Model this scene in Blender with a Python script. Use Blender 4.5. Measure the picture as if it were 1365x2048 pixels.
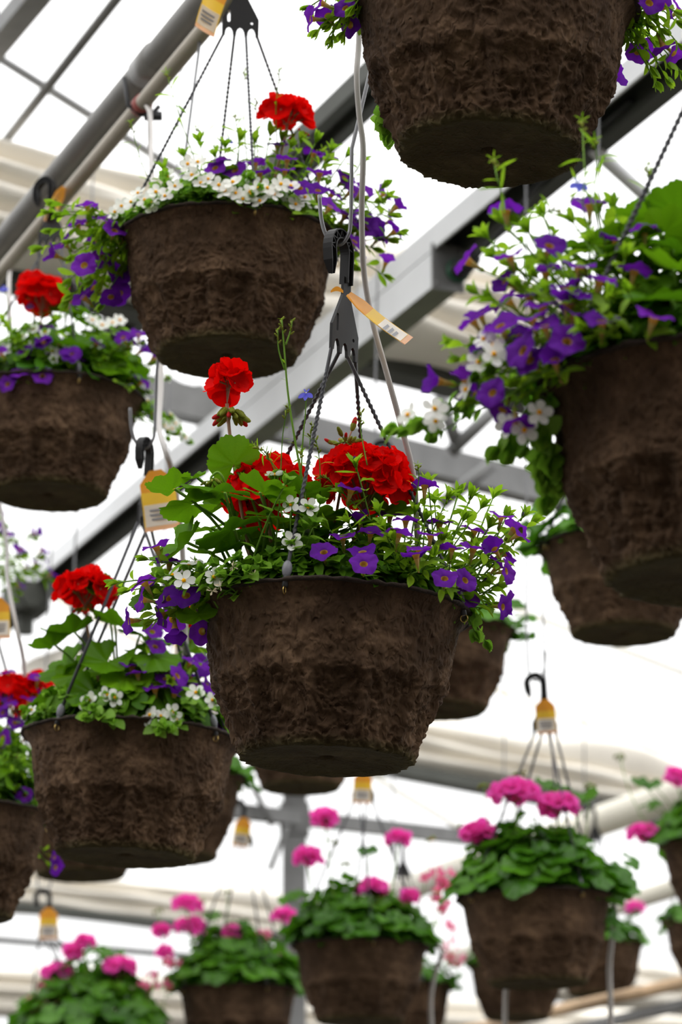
import bpy, bmesh, math, random
from mathutils import Vector, Matrix, Quaternion, noise

# ------------------------------------------------------------------ camera, world, exposure
scene = bpy.context.scene
for o in list(bpy.data.objects):
    bpy.data.objects.remove(o, do_unlink=True)
FPX, CX, CY = 5800.0, 682.5, 1024.0          # focal length and centre in photo pixels (1365 x 2048)
PITCH = math.radians(16.0)
CAM = Vector((0.0, 0.0, 1.6))
FWD = Vector((0, math.cos(PITCH), math.sin(PITCH)))
UPV = Vector((0, -math.sin(PITCH), math.cos(PITCH)))
RGT = Vector((1, 0, 0))
cd = bpy.data.cameras.new('camera')
cam = bpy.data.objects.new('camera', cd)
scene.collection.objects.link(cam)
cam.location = CAM
cam.rotation_euler = (math.pi / 2 + PITCH, 0, 0)
cd.sensor_fit = 'VERTICAL'
cd.sensor_height = 36.0
cd.sensor_width = 24.0
cd.lens = FPX / 2048.0 * 36.0
cd.clip_end = 300
cd.dof.use_dof = True
cd.dof.focus_distance = 3.42
cd.dof.aperture_fstop = 6.8
scene.camera = cam

world = bpy.data.worlds.new('overcast_sky')
scene.world = world
world.use_nodes = True
wbg = world.node_tree.nodes['Background']
wbg.inputs[0].default_value = (1.0, 1.0, 1.0, 1)
# overcast sky: luminance k * (1 + 2 sin(elevation)), three times brighter at the zenith than at the horizon
wn = world.node_tree.nodes
wtc = wn.new('ShaderNodeTexCoord')
wsx = wn.new('ShaderNodeSeparateXYZ')
wmr = wn.new('ShaderNodeMapRange')
wmr.inputs['From Min'].default_value = 0.0
wmr.inputs['From Max'].default_value = 1.0
wmr.inputs['To Min'].default_value = 1.15
wmr.inputs['To Max'].default_value = 3.45
world.node_tree.links.new(wtc.outputs['Generated'], wsx.inputs[0])
world.node_tree.links.new(wsx.outputs['Z'], wmr.inputs['Value'])
world.node_tree.links.new(wmr.outputs[0], wbg.inputs[1])

vs = scene.view_settings
vs.view_transform = 'Standard'
vs.look = 'None'
vs.exposure = 0.0
vs.gamma = 1.0
vs.use_curve_mapping = False

rnd = random.Random(7)
COL = scene.collection
V = Vector


def P(px, py, depth):
    return CAM + depth * (FWD + RGT * ((px - CX) / FPX) - UPV * ((py - CY) / FPX))


def PZ(px, py, z):
    d = FWD + RGT * ((px - CX) / FPX) - UPV * ((py - CY) / FPX)
    return CAM + d * ((z - CAM.z) / d.z)


# ------------------------------------------------------------------ materials
def new_mat(name):
    m = bpy.data.materials.new(name)
    m.use_nodes = True
    nt = m.node_tree
    nt.nodes.clear()
    out = nt.nodes.new('ShaderNodeOutputMaterial')
    return m, nt, out


def link(nt, a, b):
    nt.links.new(a, b)


def plain(name, col, rough=0.6, metal=0.0, var=0.15, scale=8.0, bump=0.0, bscale=60.0, spec=0.4):
    m, nt, out = new_mat(name)
    p = nt.nodes.new('ShaderNodeBsdfPrincipled')
    p.inputs['Roughness'].default_value = rough
    p.inputs['Metallic'].default_value = metal
    p.inputs['Specular IOR Level'].default_value = spec
    tc = nt.nodes.new('ShaderNodeTexCoord')
    n = nt.nodes.new('ShaderNodeTexNoise')
    n.inputs['Scale'].default_value = scale
    n.inputs['Detail'].default_value = 5
    link(nt, tc.outputs['Object'], n.inputs['Vector'])
    r = nt.nodes.new('ShaderNodeValToRGB')
    r.color_ramp.elements[0].position = 0.3
    r.color_ramp.elements[1].position = 0.72
    r.color_ramp.elements[0].color = tuple(c * (1 - var) for c in col) + (1,)
    r.color_ramp.elements[1].color = tuple(min(1, c * (1 + var)) for c in col) + (1,)
    link(nt, n.outputs['Fac'], r.inputs['Fac'])
    link(nt, r.outputs['Color'], p.inputs['Base Color'])
    if bump:
        n2 = nt.nodes.new('ShaderNodeTexNoise')
        n2.inputs['Scale'].default_value = bscale
        n2.inputs['Detail'].default_value = 6
        link(nt, tc.outputs['Object'], n2.inputs['Vector'])
        b = nt.nodes.new('ShaderNodeBump')
        b.inputs['Strength'].default_value = bump
        b.inputs['Distance'].default_value = 0.01
        link(nt, n2.outputs['Fac'], b.inputs['Height'])
        link(nt, b.outputs['Normal'], p.inputs['Normal'])
    link(nt, p.outputs[0], out.inputs['Surface'])
    return m


def petal_mat(name, c0, c1, transl=0.45, gloss=0.04, rough=0.5, scale=60.0):
    """thin living tissue: diffuse + translucent + a faint sheen, colour varies from piece to piece"""
    m, nt, out = new_mat(name)
    oi = nt.nodes.new('ShaderNodeObjectInfo')
    tc = nt.nodes.new('ShaderNodeTexCoord')
    n = nt.nodes.new('ShaderNodeTexNoise')
    n.inputs['Scale'].default_value = scale
    n.inputs['Detail'].default_value = 3
    link(nt, tc.outputs['Object'], n.inputs['Vector'])
    ad = nt.nodes.new('ShaderNodeMath')
    ad.operation = 'MULTIPLY_ADD'
    ad.inputs[1].default_value = 0.7
    ge = nt.nodes.new('ShaderNodeNewGeometry')
    sm_ = nt.nodes.new('ShaderNodeMath')
    sm_.operation = 'ADD'
    link(nt, oi.outputs['Random'], sm_.inputs[0])
    link(nt, ge.outputs['Random Per Island'], sm_.inputs[1])
    fr = nt.nodes.new('ShaderNodeMath')
    fr.operation = 'FRACT'
    link(nt, sm_.outputs[0], fr.inputs[0])
    link(nt, fr.outputs[0], ad.inputs[0])
    mu = nt.nodes.new('ShaderNodeMath')
    mu.operation = 'MULTIPLY_ADD'
    mu.inputs[1].default_value = 0.6
    mu.inputs[2].default_value = -0.15
    link(nt, n.outputs['Fac'], mu.inputs[0])
    link(nt, mu.outputs[0], ad.inputs[2])
    mx = nt.nodes.new('ShaderNodeMixRGB')
    mx.inputs[1].default_value = (*c0, 1)
    mx.inputs[2].default_value = (*c1, 1)
    link(nt, ad.outputs[0], mx.inputs[0])
    df = nt.nodes.new('ShaderNodeBsdfDiffuse')
    tr = nt.nodes.new('ShaderNodeBsdfTranslucent')
    link(nt, mx.outputs[0], df.inputs[0])
    link(nt, mx.outputs[0], tr.inputs[0])
    ms = nt.nodes.new('ShaderNodeMixShader')
    ms.inputs[0].default_value = transl
    link(nt, df.outputs[0], ms.inputs[1])
    link(nt, tr.outputs[0], ms.inputs[2])
    gl = nt.nodes.new('ShaderNodeBsdfGlossy')
    gl.inputs['Roughness'].default_value = rough
    gl.inputs[0].default_value = (0.9, 0.9, 0.9, 1)
    m2 = nt.nodes.new('ShaderNodeMixShader')
    m2.inputs[0].default_value = gloss
    link(nt, ms.outputs[0], m2.inputs[1])
    link(nt, gl.outputs[0], m2.inputs[2])
    link(nt, m2.outputs[0], out.inputs['Surface'])
    return m


def pulp_mat():
    m, nt, out = new_mat('pressed_pulp')
    p = nt.nodes.new('ShaderNodeBsdfPrincipled')
    p.inputs['Roughness'].default_value = 0.95
    p.inputs['Specular IOR Level'].default_value = 0.12
    tc = nt.nodes.new('ShaderNodeTexCoord')
    oi = nt.nodes.new('ShaderNodeObjectInfo')
    n = nt.nodes.new('ShaderNodeTexNoise')
    n.inputs['Scale'].default_value = 14
    n.inputs['Detail'].default_value = 12
    n.inputs['Roughness'].default_value = 0.72
    link(nt, tc.outputs['Object'], n.inputs['Vector'])
    r = nt.nodes.new('ShaderNodeValToRGB')
    e = r.color_ramp.elements
    e[0].position, e[0].color = 0.30, (0.022, 0.0125, 0.0066, 1)
    e[1].position, e[1].color = 0.72, (0.152, 0.094, 0.055, 1)
    x = e.new(0.52)
    x.color = (0.061, 0.036, 0.0205, 1)
    link(nt, n.outputs['Fac'], r.inputs['Fac'])
    # moss film on the base
    sx = nt.nodes.new('ShaderNodeSeparateXYZ')
    link(nt, tc.outputs['Object'], sx.inputs[0])
    mr = nt.nodes.new('ShaderNodeMapRange')
    mr.inputs['From Min'].default_value = 0.012
    mr.inputs['From Max'].default_value = 0.0
    link(nt, sx.outputs['Z'], mr.inputs['Value'])
    n3 = nt.nodes.new('ShaderNodeTexNoise')
    n3.inputs['Scale'].default_value = 14
    link(nt, tc.outputs['Object'], n3.inputs['Vector'])
    mm = nt.nodes.new('ShaderNodeMath')
    mm.operation = 'MULTIPLY'
    link(nt, mr.outputs[0], mm.inputs[0])
    link(nt, n3.outputs['Fac'], mm.inputs[1])
    mg = nt.nodes.new('ShaderNodeMixRGB')
    mg.inputs[2].default_value = (0.055, 0.055, 0.018, 1)
    link(nt, mm.outputs[0], mg.inputs[0])
    link(nt, r.outputs['Color'], mg.inputs[1])
    hs = nt.nodes.new('ShaderNodeHueSaturation')
    mv = nt.nodes.new('ShaderNodeMapRange')
    mv.inputs['To Min'].default_value = 0.85
    mv.inputs['To Max'].default_value = 1.2
    link(nt, oi.outputs['Random'], mv.inputs['Value'])
    link(nt, mv.outputs[0], hs.inputs['Value'])
    link(nt, mg.outputs[0], hs.inputs['Color'])
    link(nt, hs.outputs[0], p.inputs['Base Color'])
    n2 = nt.nodes.new('ShaderNodeTexNoise')
    n2.noise_type = 'RIDGED_MULTIFRACTAL'
    n2.inputs['Scale'].default_value = 135
    n2.inputs['Detail'].default_value = 5
    n2.inputs['Roughness'].default_value = 0.6
    n2.inputs['Distortion'].default_value = 0.9
    mp = nt.nodes.new('ShaderNodeMapping')
    mp.inputs['Scale'].default_value = (1, 1, 0.55)
    link(nt, tc.outputs['Object'], mp.inputs['Vector'])
    link(nt, mp.outputs[0], n2.inputs['Vector'])
    b = nt.nodes.new('ShaderNodeBump')
    b.inputs['Strength'].default_value = 1.0
    b.inputs['Distance'].default_value = 0.0045
    link(nt, n2.outputs['Fac'], b.inputs['Height'])
    link(nt, b.outputs['Normal'], p.inputs['Normal'])
    link(nt, p.outputs[0], out.inputs['Surface'])
    return m


M = {}
M['pulp'] = pulp_mat()
M['pulp_rim'] = plain('pulp_rim', (0.03, 0.021, 0.016), 0.9, var=0.4, scale=50, bump=0.6, bscale=90, spec=0.2)
M['soil'] = plain('potting_soil', (0.02, 0.014, 0.01), 1.0, var=0.4, scale=80, bump=0.8, bscale=120)
M['black'] = plain('black_plastic', (0.028, 0.028, 0.03), 0.42, var=0.12, scale=30)
M['hook'] = plain('hanger_plastic', (0.011, 0.0105, 0.0105), 0.55, var=0.12, scale=30, spec=0.22)
M['strand'] = plain('strand_plastic', (0.040, 0.040, 0.046), 0.5, var=0.1, scale=40, spec=0.3)
M['clip'] = plain('clip_plastic', (0.16, 0.16, 0.18), 0.35, var=0.1)
M['brass'] = plain('brass_ring', (0.55, 0.38, 0.12), 0.3, 1.0)
M['steel'] = plain('galvanised_steel', (0.17, 0.17, 0.168), 0.5, 0.3, var=0.14, scale=14)
M['pipe'] = plain('grey_pipe_paint', (0.2, 0.195, 0.185), 0.4, 0.2, var=0.12, scale=9)
M['pvc'] = plain('beige_pvc', (0.38, 0.34, 0.28), 0.4, 0.0, var=0.1, scale=7)
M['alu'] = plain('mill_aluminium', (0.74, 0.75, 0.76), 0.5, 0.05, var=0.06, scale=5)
M['alu_dark'] = plain('dark_and_shaded_aluminium', (0.075, 0.078, 0.068), 0.6, 0.1, var=0.1, scale=6, spec=0.2)
M['olive'] = plain('olive_grey_aluminium', (0.17, 0.18, 0.12), 0.6, 0.1, var=0.2, scale=8)
M['rubber'] = plain('black_rubber', (0.015, 0.015, 0.016), 0.5)
M['gland'] = plain('green_gland', (0.02, 0.1, 0.05), 0.4)
M['curtain'] = plain('cream_shade_cloth', (0.84, 0.79, 0.70), 0.9, var=0.06, scale=4, bump=0.15, bscale=30, spec=0.1)
M['cream'] = plain('cream_pipe_hazed_bar', (0.78, 0.74, 0.63), 0.45, var=0.06, scale=3)
M['rust'] = plain('rusty_pipe', (0.52, 0.36, 0.22), 0.7, var=0.35, scale=4)
M['tube'] = plain('grey_drip_tube', (0.40, 0.375, 0.35), 0.45, var=0.06)
M['tube_dark'] = plain('dark_drip_tube', (0.22, 0.22, 0.23), 0.4, var=0.06)
M['wire'] = plain('galvanised_wire', (0.16, 0.16, 0.165), 0.4, 0.4)
M['red_fit'] = plain('red_fitting', (0.3, 0.08, 0.07), 0.5)
M['floor'] = plain('concrete_floor', (0.07, 0.066, 0.058), 0.9, var=0.25, scale=1.2, bump=0.3, bscale=20)
M['blocker_brown'] = plain('brown_light_blocker', (0.2, 0.17, 0.145), 0.9, var=0.15, scale=1.5)  # brown of the added light-blocking wall
M['stem'] = petal_mat('green_stem', (0.12, 0.27, 0.02), (0.22, 0.40, 0.05), 0.3, 0.02)
M['stem_red'] = petal_mat('pinkish_stem', (0.34, 0.17, 0.11), (0.4, 0.24, 0.14), 0.2)
M['gleaf'] = petal_mat('geranium_leaf', (0.042, 0.135, 0.003), (0.15, 0.33, 0.006), 0.42, 0.012, 0.4, 40)
M['cleaf'] = petal_mat('calibrachoa_leaf', (0.11, 0.26, 0.006), (0.36, 0.58, 0.025), 0.5, 0.012, 0.35, 60)
M['bleaf'] = petal_mat('bacopa_leaf', (0.10, 0.26, 0.012), (0.28, 0.50, 0.045), 0.5, 0.015, 0.4, 60)
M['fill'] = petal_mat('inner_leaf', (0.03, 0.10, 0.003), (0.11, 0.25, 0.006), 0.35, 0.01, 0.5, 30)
M['pinkleaf'] = petal_mat('ivy_geranium_leaf', (0.022, 0.10, 0.003), (0.10, 0.28, 0.012), 0.4, 0.025, 0.35, 30)
M['violet'] = petal_mat('violet_petal', (0.085, 0.004, 0.25), (0.20, 0.022, 0.45), 0.5, 0.006)
M['violet_dark'] = petal_mat('dark_violet_bud', (0.035, 0.006, 0.10), (0.06, 0.012, 0.16), 0.2, 0.02)
M['throat'] = petal_mat('yellow_brown_throat', (0.32, 0.15, 0.015), (0.5, 0.26, 0.03), 0.3)
M['ftube'] = petal_mat('yellow_green_tube', (0.42, 0.27, 0.05), (0.4, 0.32, 0.08), 0.4)
M['red'] = petal_mat('scarlet_petal', (0.62, 0.001, 0.0005), (0.85, 0.004, 0.002), 0.35, 0.004)
M['pink'] = petal_mat('magenta_pink_petal', (0.88, 0.06, 0.48), (0.96, 0.17, 0.62), 0.5, 0.006)
M['rose'] = petal_mat('rose_pink_petal', (0.75, 0.07, 0.25), (0.9, 0.3, 0.48), 0.45, 0.01)
M['white'] = petal_mat('white_petal', (0.82, 0.82, 0.76), (0.9, 0.9, 0.87), 0.4, 0.02)
M['eye'] = petal_mat('orange_eye', (0.85, 0.36, 0.008), (0.9, 0.45, 0.01), 0.0, 0.0)
M['blue'] = petal_mat('lobelia_blue', (0.09, 0.09, 0.62), (0.16, 0.17, 0.75), 0.45, 0.01)
M['budgreen'] = petal_mat('bud_green', (0.16, 0.20, 0.02), (0.26, 0.28, 0.04), 0.15, 0.01)
M['budred'] = petal_mat('bud_red', (0.45, 0.008, 0.012), (0.6, 0.03, 0.03), 0.2, 0.01)
M['wilt'] = petal_mat('wilted_cream', (0.6, 0.5, 0.33), (0.7, 0.6, 0.42), 0.3)
M['tag_orange'] = petal_mat('tag_orange', (0.72, 0.29, 0.025), (0.78, 0.34, 0.04), 0.35, 0.05, 0.25, 25)
M['tag_yellow'] = petal_mat('tag_yellow', (0.80, 0.48, 0.03), (0.85, 0.55, 0.06), 0.35, 0.05, 0.25, 25)
M['tag_white'] = petal_mat('tag_white', (0.80, 0.78, 0.74), (0.84, 0.83, 0.80), 0.35, 0.05, 0.25, 25)
M['tag_grey'] = petal_mat('tag_grey_print', (0.30, 0.31, 0.34), (0.36, 0.37, 0.4), 0.3, 0.05, 0.25, 25)
M['tag_peach'] = petal_mat('tag_peach', (0.75, 0.38, 0.18), (0.8, 0.45, 0.25), 0.35, 0.05, 0.25, 25)


def roof_mat():
    m, nt, out = new_mat('clear_roof_sheet')
    t = nt.nodes.new('ShaderNodeBsdfTransparent')
    t.inputs[0].default_value = (0.97, 0.97, 0.97, 1)
    g = nt.nodes.new('ShaderNodeBsdfTranslucent')
    g.inputs[0].default_value = (0.9, 0.9, 0.9, 1)
    mx = nt.nodes.new('ShaderNodeMixShader')
    mx.inputs[0].default_value = 0.12
    link(nt, t.outputs[0], mx.inputs[1])
    link(nt, g.outputs[0], mx.inputs[2])
    link(nt, mx.outputs[0], out.inputs['Surface'])
    return m


M['roof'] = roof_mat()


# ------------------------------------------------------------------ mesh helpers
class MB:
    def __init__(self):
        self.v, self.f, self.m = [], [], []

    def add(self, verts, faces, mi=0):
        o = len(self.v)
        self.v += [tuple(x) for x in verts]
        self.f += [tuple(i + o for i in fc) for fc in faces]
        self.m += [mi] * len(faces)

    def tube(self, pts, r, sides=5, mi=0, cap=True, r2=None):
        pts = [V(p) for p in pts]
        n = len(pts)
        ref = V((0.31, 0.17, 0.93)).normalized()
        rings, faces, vs_ = [], [], []
        prev = None
        for i, p in enumerate(pts):
            t = (pts[min(i + 1, n - 1)] - pts[max(i - 1, 0)])
            t = t.normalized() if t.length > 1e-9 else V((0, 0, 1))
            if prev is None:
                a = t.cross(ref)
                if a.length < 0.05:
                    a = t.cross(V((1, 0, 0)))
            else:
                a = prev - t * prev.dot(t)
                if a.length < 1e-5:
                    a = t.cross(ref)
            a.normalize()
            prev = a
            b = t.cross(a)
            rr = r if r2 is None else r + (r2 - r) * i / max(1, n - 1)
            for k in range(sides):
                w = 2 * math.pi * k / sides
                vs_.append(p + (a * math.cos(w) + b * math.sin(w)) * rr)
        for i in range(n - 1):
            for k in range(sides):
                k2 = (k + 1) % sides
                faces.append((i * sides + k, i * sides + k2, (i + 1) * sides + k2, (i + 1) * sides + k))
        if cap:
            faces.append(tuple(range(sides))[::-1])
            faces.append(tuple((n - 1) * sides + k for k in range(sides)))
        self.add(vs_, faces, mi)

    def box(self, c, s, mi=0, rot=None):
        c, s = V(c), V(s)
        vs_ = []
        for x in (-.5, .5):
            for y in (-.5, .5):
                for z in (-.5, .5):
                    q = V((x * s.x, y * s.y, z * s.z))
                    if rot is not None:
                        q = rot @ q
                    vs_.append(c + q)
        self.add(vs_, [(0, 1, 3, 2), (4, 6, 7, 5), (0, 4, 5, 1), (2, 3, 7, 6), (0, 2, 6, 4), (1, 5, 7, 3)], mi)

    def ellipsoid(self, c, a, mi=0, seg=8, ring=5, mat=None):
        vs_, fs = [], []
        c = V(c)
        for i in range(ring + 1):
            ph = math.pi * i / ring
            for k in range(seg):
                th = 2 * math.pi * k / seg
                q = V((a[0] * math.sin(ph) * math.cos(th), a[1] * math.sin(ph) * math.sin(th), a[2] * math.cos(ph)))
                if mat is not None:
                    q = mat @ q
                vs_.append(c + q)
        for i in range(ring):
            for k in range(seg):
                k2 = (k + 1) % seg
                fs.append((i * seg + k, (i + 1) * seg + k, (i + 1) * seg + k2, i * seg + k2))
        self.add(vs_, fs, mi)

    def mesh(self, name, mats, smooth=True):
        me = bpy.data.meshes.new(name)
        me.from_pydata(self.v, [], self.f)
        for mm in (mats if isinstance(mats, (list, tuple)) else [mats]):
            me.materials.append(M[mm])
        if len(set(self.m)) > 1 or (self.m and self.m[0]):
            me.polygons.foreach_set('material_index', self.m)
        if smooth:
            me.polygons.foreach_set('use_smooth', [True] * len(me.polygons))
        me.validate()
        return me


def link_obj(name, data, parent=None, mat=None):
    o = bpy.data.objects.new(name, data)
    COL.objects.link(o)
    if parent is not None:
        o.parent = parent
    if mat is not None:
        o.matrix_basis = mat
    return o


def tag(o, label=None, cat=None, group=None, kind=None):
    if label:
        o['label'] = label
    if cat:
        o['category'] = cat
    if group:
        o['group'] = group
    if kind:
        o['kind'] = kind
    return o


def bez(p0, p1, p2, n):
    p0, p1, p2 = V(p0), V(p1), V(p2)
    return [p0 * (1 - t) ** 2 + p1 * 2 * t * (1 - t) + p2 * t * t for t in [i / n for i in range(n + 1)]]


def smooth_path(pts, n=6):
    """Catmull-Rom through points"""
    pts = [V(p) for p in pts]
    q = [pts[0] * 2 - pts[1]] + pts + [pts[-1] * 2 - pts[-2]]
    out = []
    for i in range(1, len(q) - 2):
        a, b, c, d = q[i - 1], q[i], q[i + 1], q[i + 2]
        for k in range(n):
            t = k / n
            out.append(0.5 * ((2 * b) + (c - a) * t + (2 * a - 5 * b + 4 * c - d) * t * t + (3 * b - a - 3 * c + d) * t ** 3))
    out.append(pts[-1])
    return out


def frame(pos, normal, ydir=None, scale=1.0, roll=None):
    """matrix whose z axis is `normal` and whose y axis leans to `ydir`"""
    z = V(normal).normalized()
    y = V(ydir) if ydir is not None else V((rnd.uniform(-1, 1), rnd.uniform(-1, 1), rnd.uniform(-1, 1)))
    y = y - z * y.dot(z)
    if y.length < 1e-4:
        y = z.orthogonal()
    y.normalize()
    x = y.cross(z)
    m = Matrix((x, y, z)).transposed().to_4x4()
    m.translation = V(pos)
    return m @ Matrix.Diagonal((scale, scale, scale, 1))


# ------------------------------------------------------------------ the setting
def sweep(name, p1, p2, section, mats, mi=None, smooth=False, parent=None):
    """prism with a 2D section (side, up) between two world points"""
    p1, p2 = V(p1), V(p2)
    t = (p2 - p1).normalized()
    side = t.cross(V((0, 0, 1)))
    if side.length < 1e-3:
        side = V((1, 0, 0))
    side.normalize()
    up = side.cross(t)
    o0 = (p1 + p2) / 2
    n = len(section)
    vs_ = []
    for p in (p1, p2):
        for (a, b) in section:
            vs_.append(p + side * a + up * b - o0)
    mb = MB()
    for k in range(n):
        k2 = (k + 1) % n
        mb.f.append((k, k2, n + k2, n + k))
        mb.m.append(mi[k] if mi else 0)
    mb.v = [tuple(x) for x in vs_]
    mb.f.append(tuple(range(n))[::-1])
    mb.f.append(tuple(n + k for k in range(n)))
    mb.m += [0, 0]
    me = mb.mesh(name, mats, smooth)
    o = link_obj(name, me, parent)
    o.location = o0
    return o


def circ(r, n=20, sx=1.0, sy=1.0):
    return [(math.cos(2 * math.pi * k / n) * r * sx, math.sin(2 * math.pi * k / n) * r * sy) for k in range(n)]


def rect(w, h, x=0, y=0):
    return [(x - w / 2, y - h / 2), (x + w / 2, y - h / 2), (x + w / 2, y + h / 2), (x - w / 2, y + h / 2)]


def extend(a, b, ta, tb):
    d = b - a
    return a - d * ta, b + d * tb


ZB = 1.6
# floor far below the picture: it shades the pots from underneath
mb = MB()
mb.box((0, 14, -0.05), (60, 60, 0.1))
fl = link_obj('floor', mb.mesh('floor', 'floor', False))
tag(fl, kind='structure')

# unseen wall added behind the camera to cut the light on the pot fronts
mb = MB()
mb.box((0, 0, 2.5), (40, .2, 5.0))
wl = link_obj('shade_wall', mb.mesh('shade_wall', 'blocker_brown', False))
wl.location = (0, -1.3, 0)
tag(wl, kind='structure')

# axis of the house (posts, gutters and pipes run this way) and the axis across
AX = (PZ(0, 490, ZB + 2.05) - PZ(395, 15, ZB + 2.05)).normalized()
AC = V((AX.y, -AX.x, 0)).normalized()

# clear roof: sheets lying on two slopes, eave line over the near gutter
ceil = link_obj('ceiling', None)
tag(ceil, kind='structure')
ceil.location = (0, 0, 0)
SHW, SHL = 2.0, 5.2
me_sheet = None
for bay in range(-3, 4):
    for slope in (0, 1):
        for k in range(-4, 16):
            o0 = V((0.5, 6.4, 0)) + AC * (bay * 9.6) + AX * (k * SHW)
            a = o0 if slope == 0 else o0 + AC * 9.6
            r_ = AC if slope == 0 else -AC
            if me_sheet is None:
                mb = MB()
                mb.add([(-SHW / 2, 0, 0), (SHW / 2, 0, 0), (SHW / 2, 4.8, 0), (-SHW / 2, 4.8, 0)], [(0, 1, 2, 3)])
                me_sheet = mb.mesh('roof_sheet', 'roof', False)
            y = (r_ * 4.8 + V((0, 0, 2.0))).normalized()
            z = AX.cross(y)
            m = Matrix((AX, y, z)).transposed().to_4x4() @ Matrix.Diagonal((0.995, 1.083, 1, 1))
            m.translation = a + V((0, 0, ZB + 3.3))
            link_obj('roof_sheet', me_sheet, ceil, m)

# ---- near gutter beam: an inverted aluminium channel with a box rail bolted below it
a, b = PZ(1279, 153, ZB + 2.5), PZ(765, 583, ZB + 2.5)
d = b - a
g1, g2 = a - d * 0.75, a + d * 4.2
side = d.normalized().cross(V((0, 0, 1))).normalized()
BW, BH = 0.118, 0.062
# (side axis points to the right of the run direction; the traced edge is the left lower edge)
sgn = 1.0 if side.x > 0 else -1.0
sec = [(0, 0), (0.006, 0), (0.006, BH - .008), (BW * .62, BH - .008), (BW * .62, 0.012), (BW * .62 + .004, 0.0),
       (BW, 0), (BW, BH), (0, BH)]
mi = [0, 1, 1, 1, 1, 1, 0, 0, 0]  # recess and flange underside coloured darker, standing in for shade
root = link_obj('gutter_beam', None)
root.location = (g1 + g2) / 2
tag(root, 'long pale aluminium gutter beam with dark hollow underside crossing behind the hanging baskets', 'beam')


def child_world(o, parent):
    """keep world place under a parent that is only translated"""
    o.parent = parent
    o.location = o.location - parent.location
    return o


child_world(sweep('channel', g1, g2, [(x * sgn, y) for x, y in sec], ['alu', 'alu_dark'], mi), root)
r1 = a + d * 0.768
r2 = a + d * 1.86
sec2 = [(0.0, -0.094), (0.07, -0.094), (0.07, -0.004), (0.0, -0.004)]
child_world(sweep('box_rail', r1, r2, [(x * sgn, y) for x, y in sec2], ['alu', 'olive'], [1, 0, 0, 0]), root)  # rail underside is a darker olive
dn = d.normalized()
# end plate and cable gland at the near end of the rail
mbp = MB()
yaw = math.atan2(dn.y, dn.x)
rotm = Matrix.Rotation(yaw, 3, 'Z')
mbp.box((0, 0, 0), (0.008, 0.082, 0.115), 0, rotm)
for sy in (-.032, .032):
    for sz in (-.045, .045):
        mbp.ellipsoid(rotm @ V((-.006, sy, sz)), (.006, .006, .006))
o = link_obj('end_plate', mbp.mesh('end_plate', 'steel', False))
o.location = r1 + side * sgn * 0.036 + V((0, 0, -0.045))
child_world(o, root)
mbp = MB()
q0 = V((0, 0, 0))
gd = -dn
mbp.tube([q0, gd * 0.012], 0.030, 14, 1)
for k in range(5):
    mbp.tube([gd * (0.012 + k * .016), gd * (0.025 + k * .016)], 0.026 - 0.0015 * k, 14, 0)
mbp.tube([gd * 0.012, gd * 0.095], 0.019, 12, 0)
o = link_obj('cable_gland', mbp.mesh('cable_gland', ['rubber', 'gland']))
o.location = r1 + side * sgn * 0.058 + V((0, 0, -0.052)) - dn * 0.006
child_world(o, root)
mbp = MB()
cpts = smooth_path([gd * 0.09, gd * 0.17 + V((0, 0, 0.004)), gd * 0.3 + V((0, 0, .018)), gd * 0.5 + V((0, 0, .06)), gd * 0.9 + V((0, 0, .07))], 5)
mbp.tube(cpts, 0.008, 8)
o2 = link_obj('cable', mbp.mesh('cable', 'rubber'))
o2.location = r1 + side * sgn * 0.058 + V((0, 0, -0.052))
child_world(o2, root)
# dark clamp where the far end meets a cross pipe
mbp = MB()
mbp.box((0, 0, 0), (0.16, 0.13, 0.10), 0, rotm)
mbp.tube([V((0, 0, -.02)), V((0, 0, -.12))], .03, 12)
mbp.tube([rotm @ V((-.09, 0, 0)), rotm @ V((.3, 0, -.01))], .045, 12)
o = link_obj('clamp', mbp.mesh('clamp', 'alu_dark', False))
o.location = PZ(52, 1200, ZB + 2.45)
child_world(o, root)

# ---- second channel, parallel, further left
a2, b2 = PZ(708, 183, ZB + 2.75), PZ(600, 287, ZB + 2.75)
d2 = b2 - a2
s2 = d2.normalized().cross(V((0, 0, 1))).normalized()
sg2 = 1.0 if s2.x > 0 else -1.0
sec = [(0, 0), (.03, 0), (.03, .03), (.065, .03), (.065, 0), (.098, 0), (.098, .05), (0, .05)]
o = sweep('channel_beam', a2 - d2 * 4, a2 + d2 * 9, [(x * sg2, y) for x, y in sec], ['alu_dark', 'steel'])
tag(o, 'dark grey channel beam running behind the top right basket and the red flower', 'beam')

# ---- the pipe the baskets hang from and the beige water line tied to it
pa, pb = PZ(395, 15, ZB + 2.05), PZ(0, 490, ZB + 2.05)
dp = pb - pa
root = link_obj('hanging_pipe', None)
pA, pB = pa - dp * 1.6, pa + dp * 6
root.location = (pA + pB) / 2
tag(root, 'thick grey steel pipe in the upper left from which baskets hang', 'pipe')
child_world(sweep('pipe', pA, pB, circ(0.0235, 24), 'pipe', smooth=True), root)
q = PZ(300, 130, ZB + 2.05)
child_world(sweep('coupling', q - dp.normalized() * .035, q + dp.normalized() * .035, circ(0.0275, 24), 'pipe', smooth=True), root)
wa, wb = PZ(440, 22, ZB + 1.985), PZ(0, 548, ZB + 1.985)
dw = wb - wa
root = link_obj('water_line', None)
wA, wB = wa - dw * 1.5, wa + dw * 5
root.location = (wA + wB) / 2
tag(root, 'thinner beige plastic water line slung below the thick grey pipe', 'pipe')
child_world(sweep('pipe', wA, wB, circ(0.0135, 18), 'pvc', smooth=True), root)
q = PZ(283, 210, ZB + 1.985)
child_world(sweep('sleeve', q - dw.normalized() * .012, q + dw.normalized() * .012, circ(0.0165, 18), 'red_fit', smooth=True), root)
mbp = MB()
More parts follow.
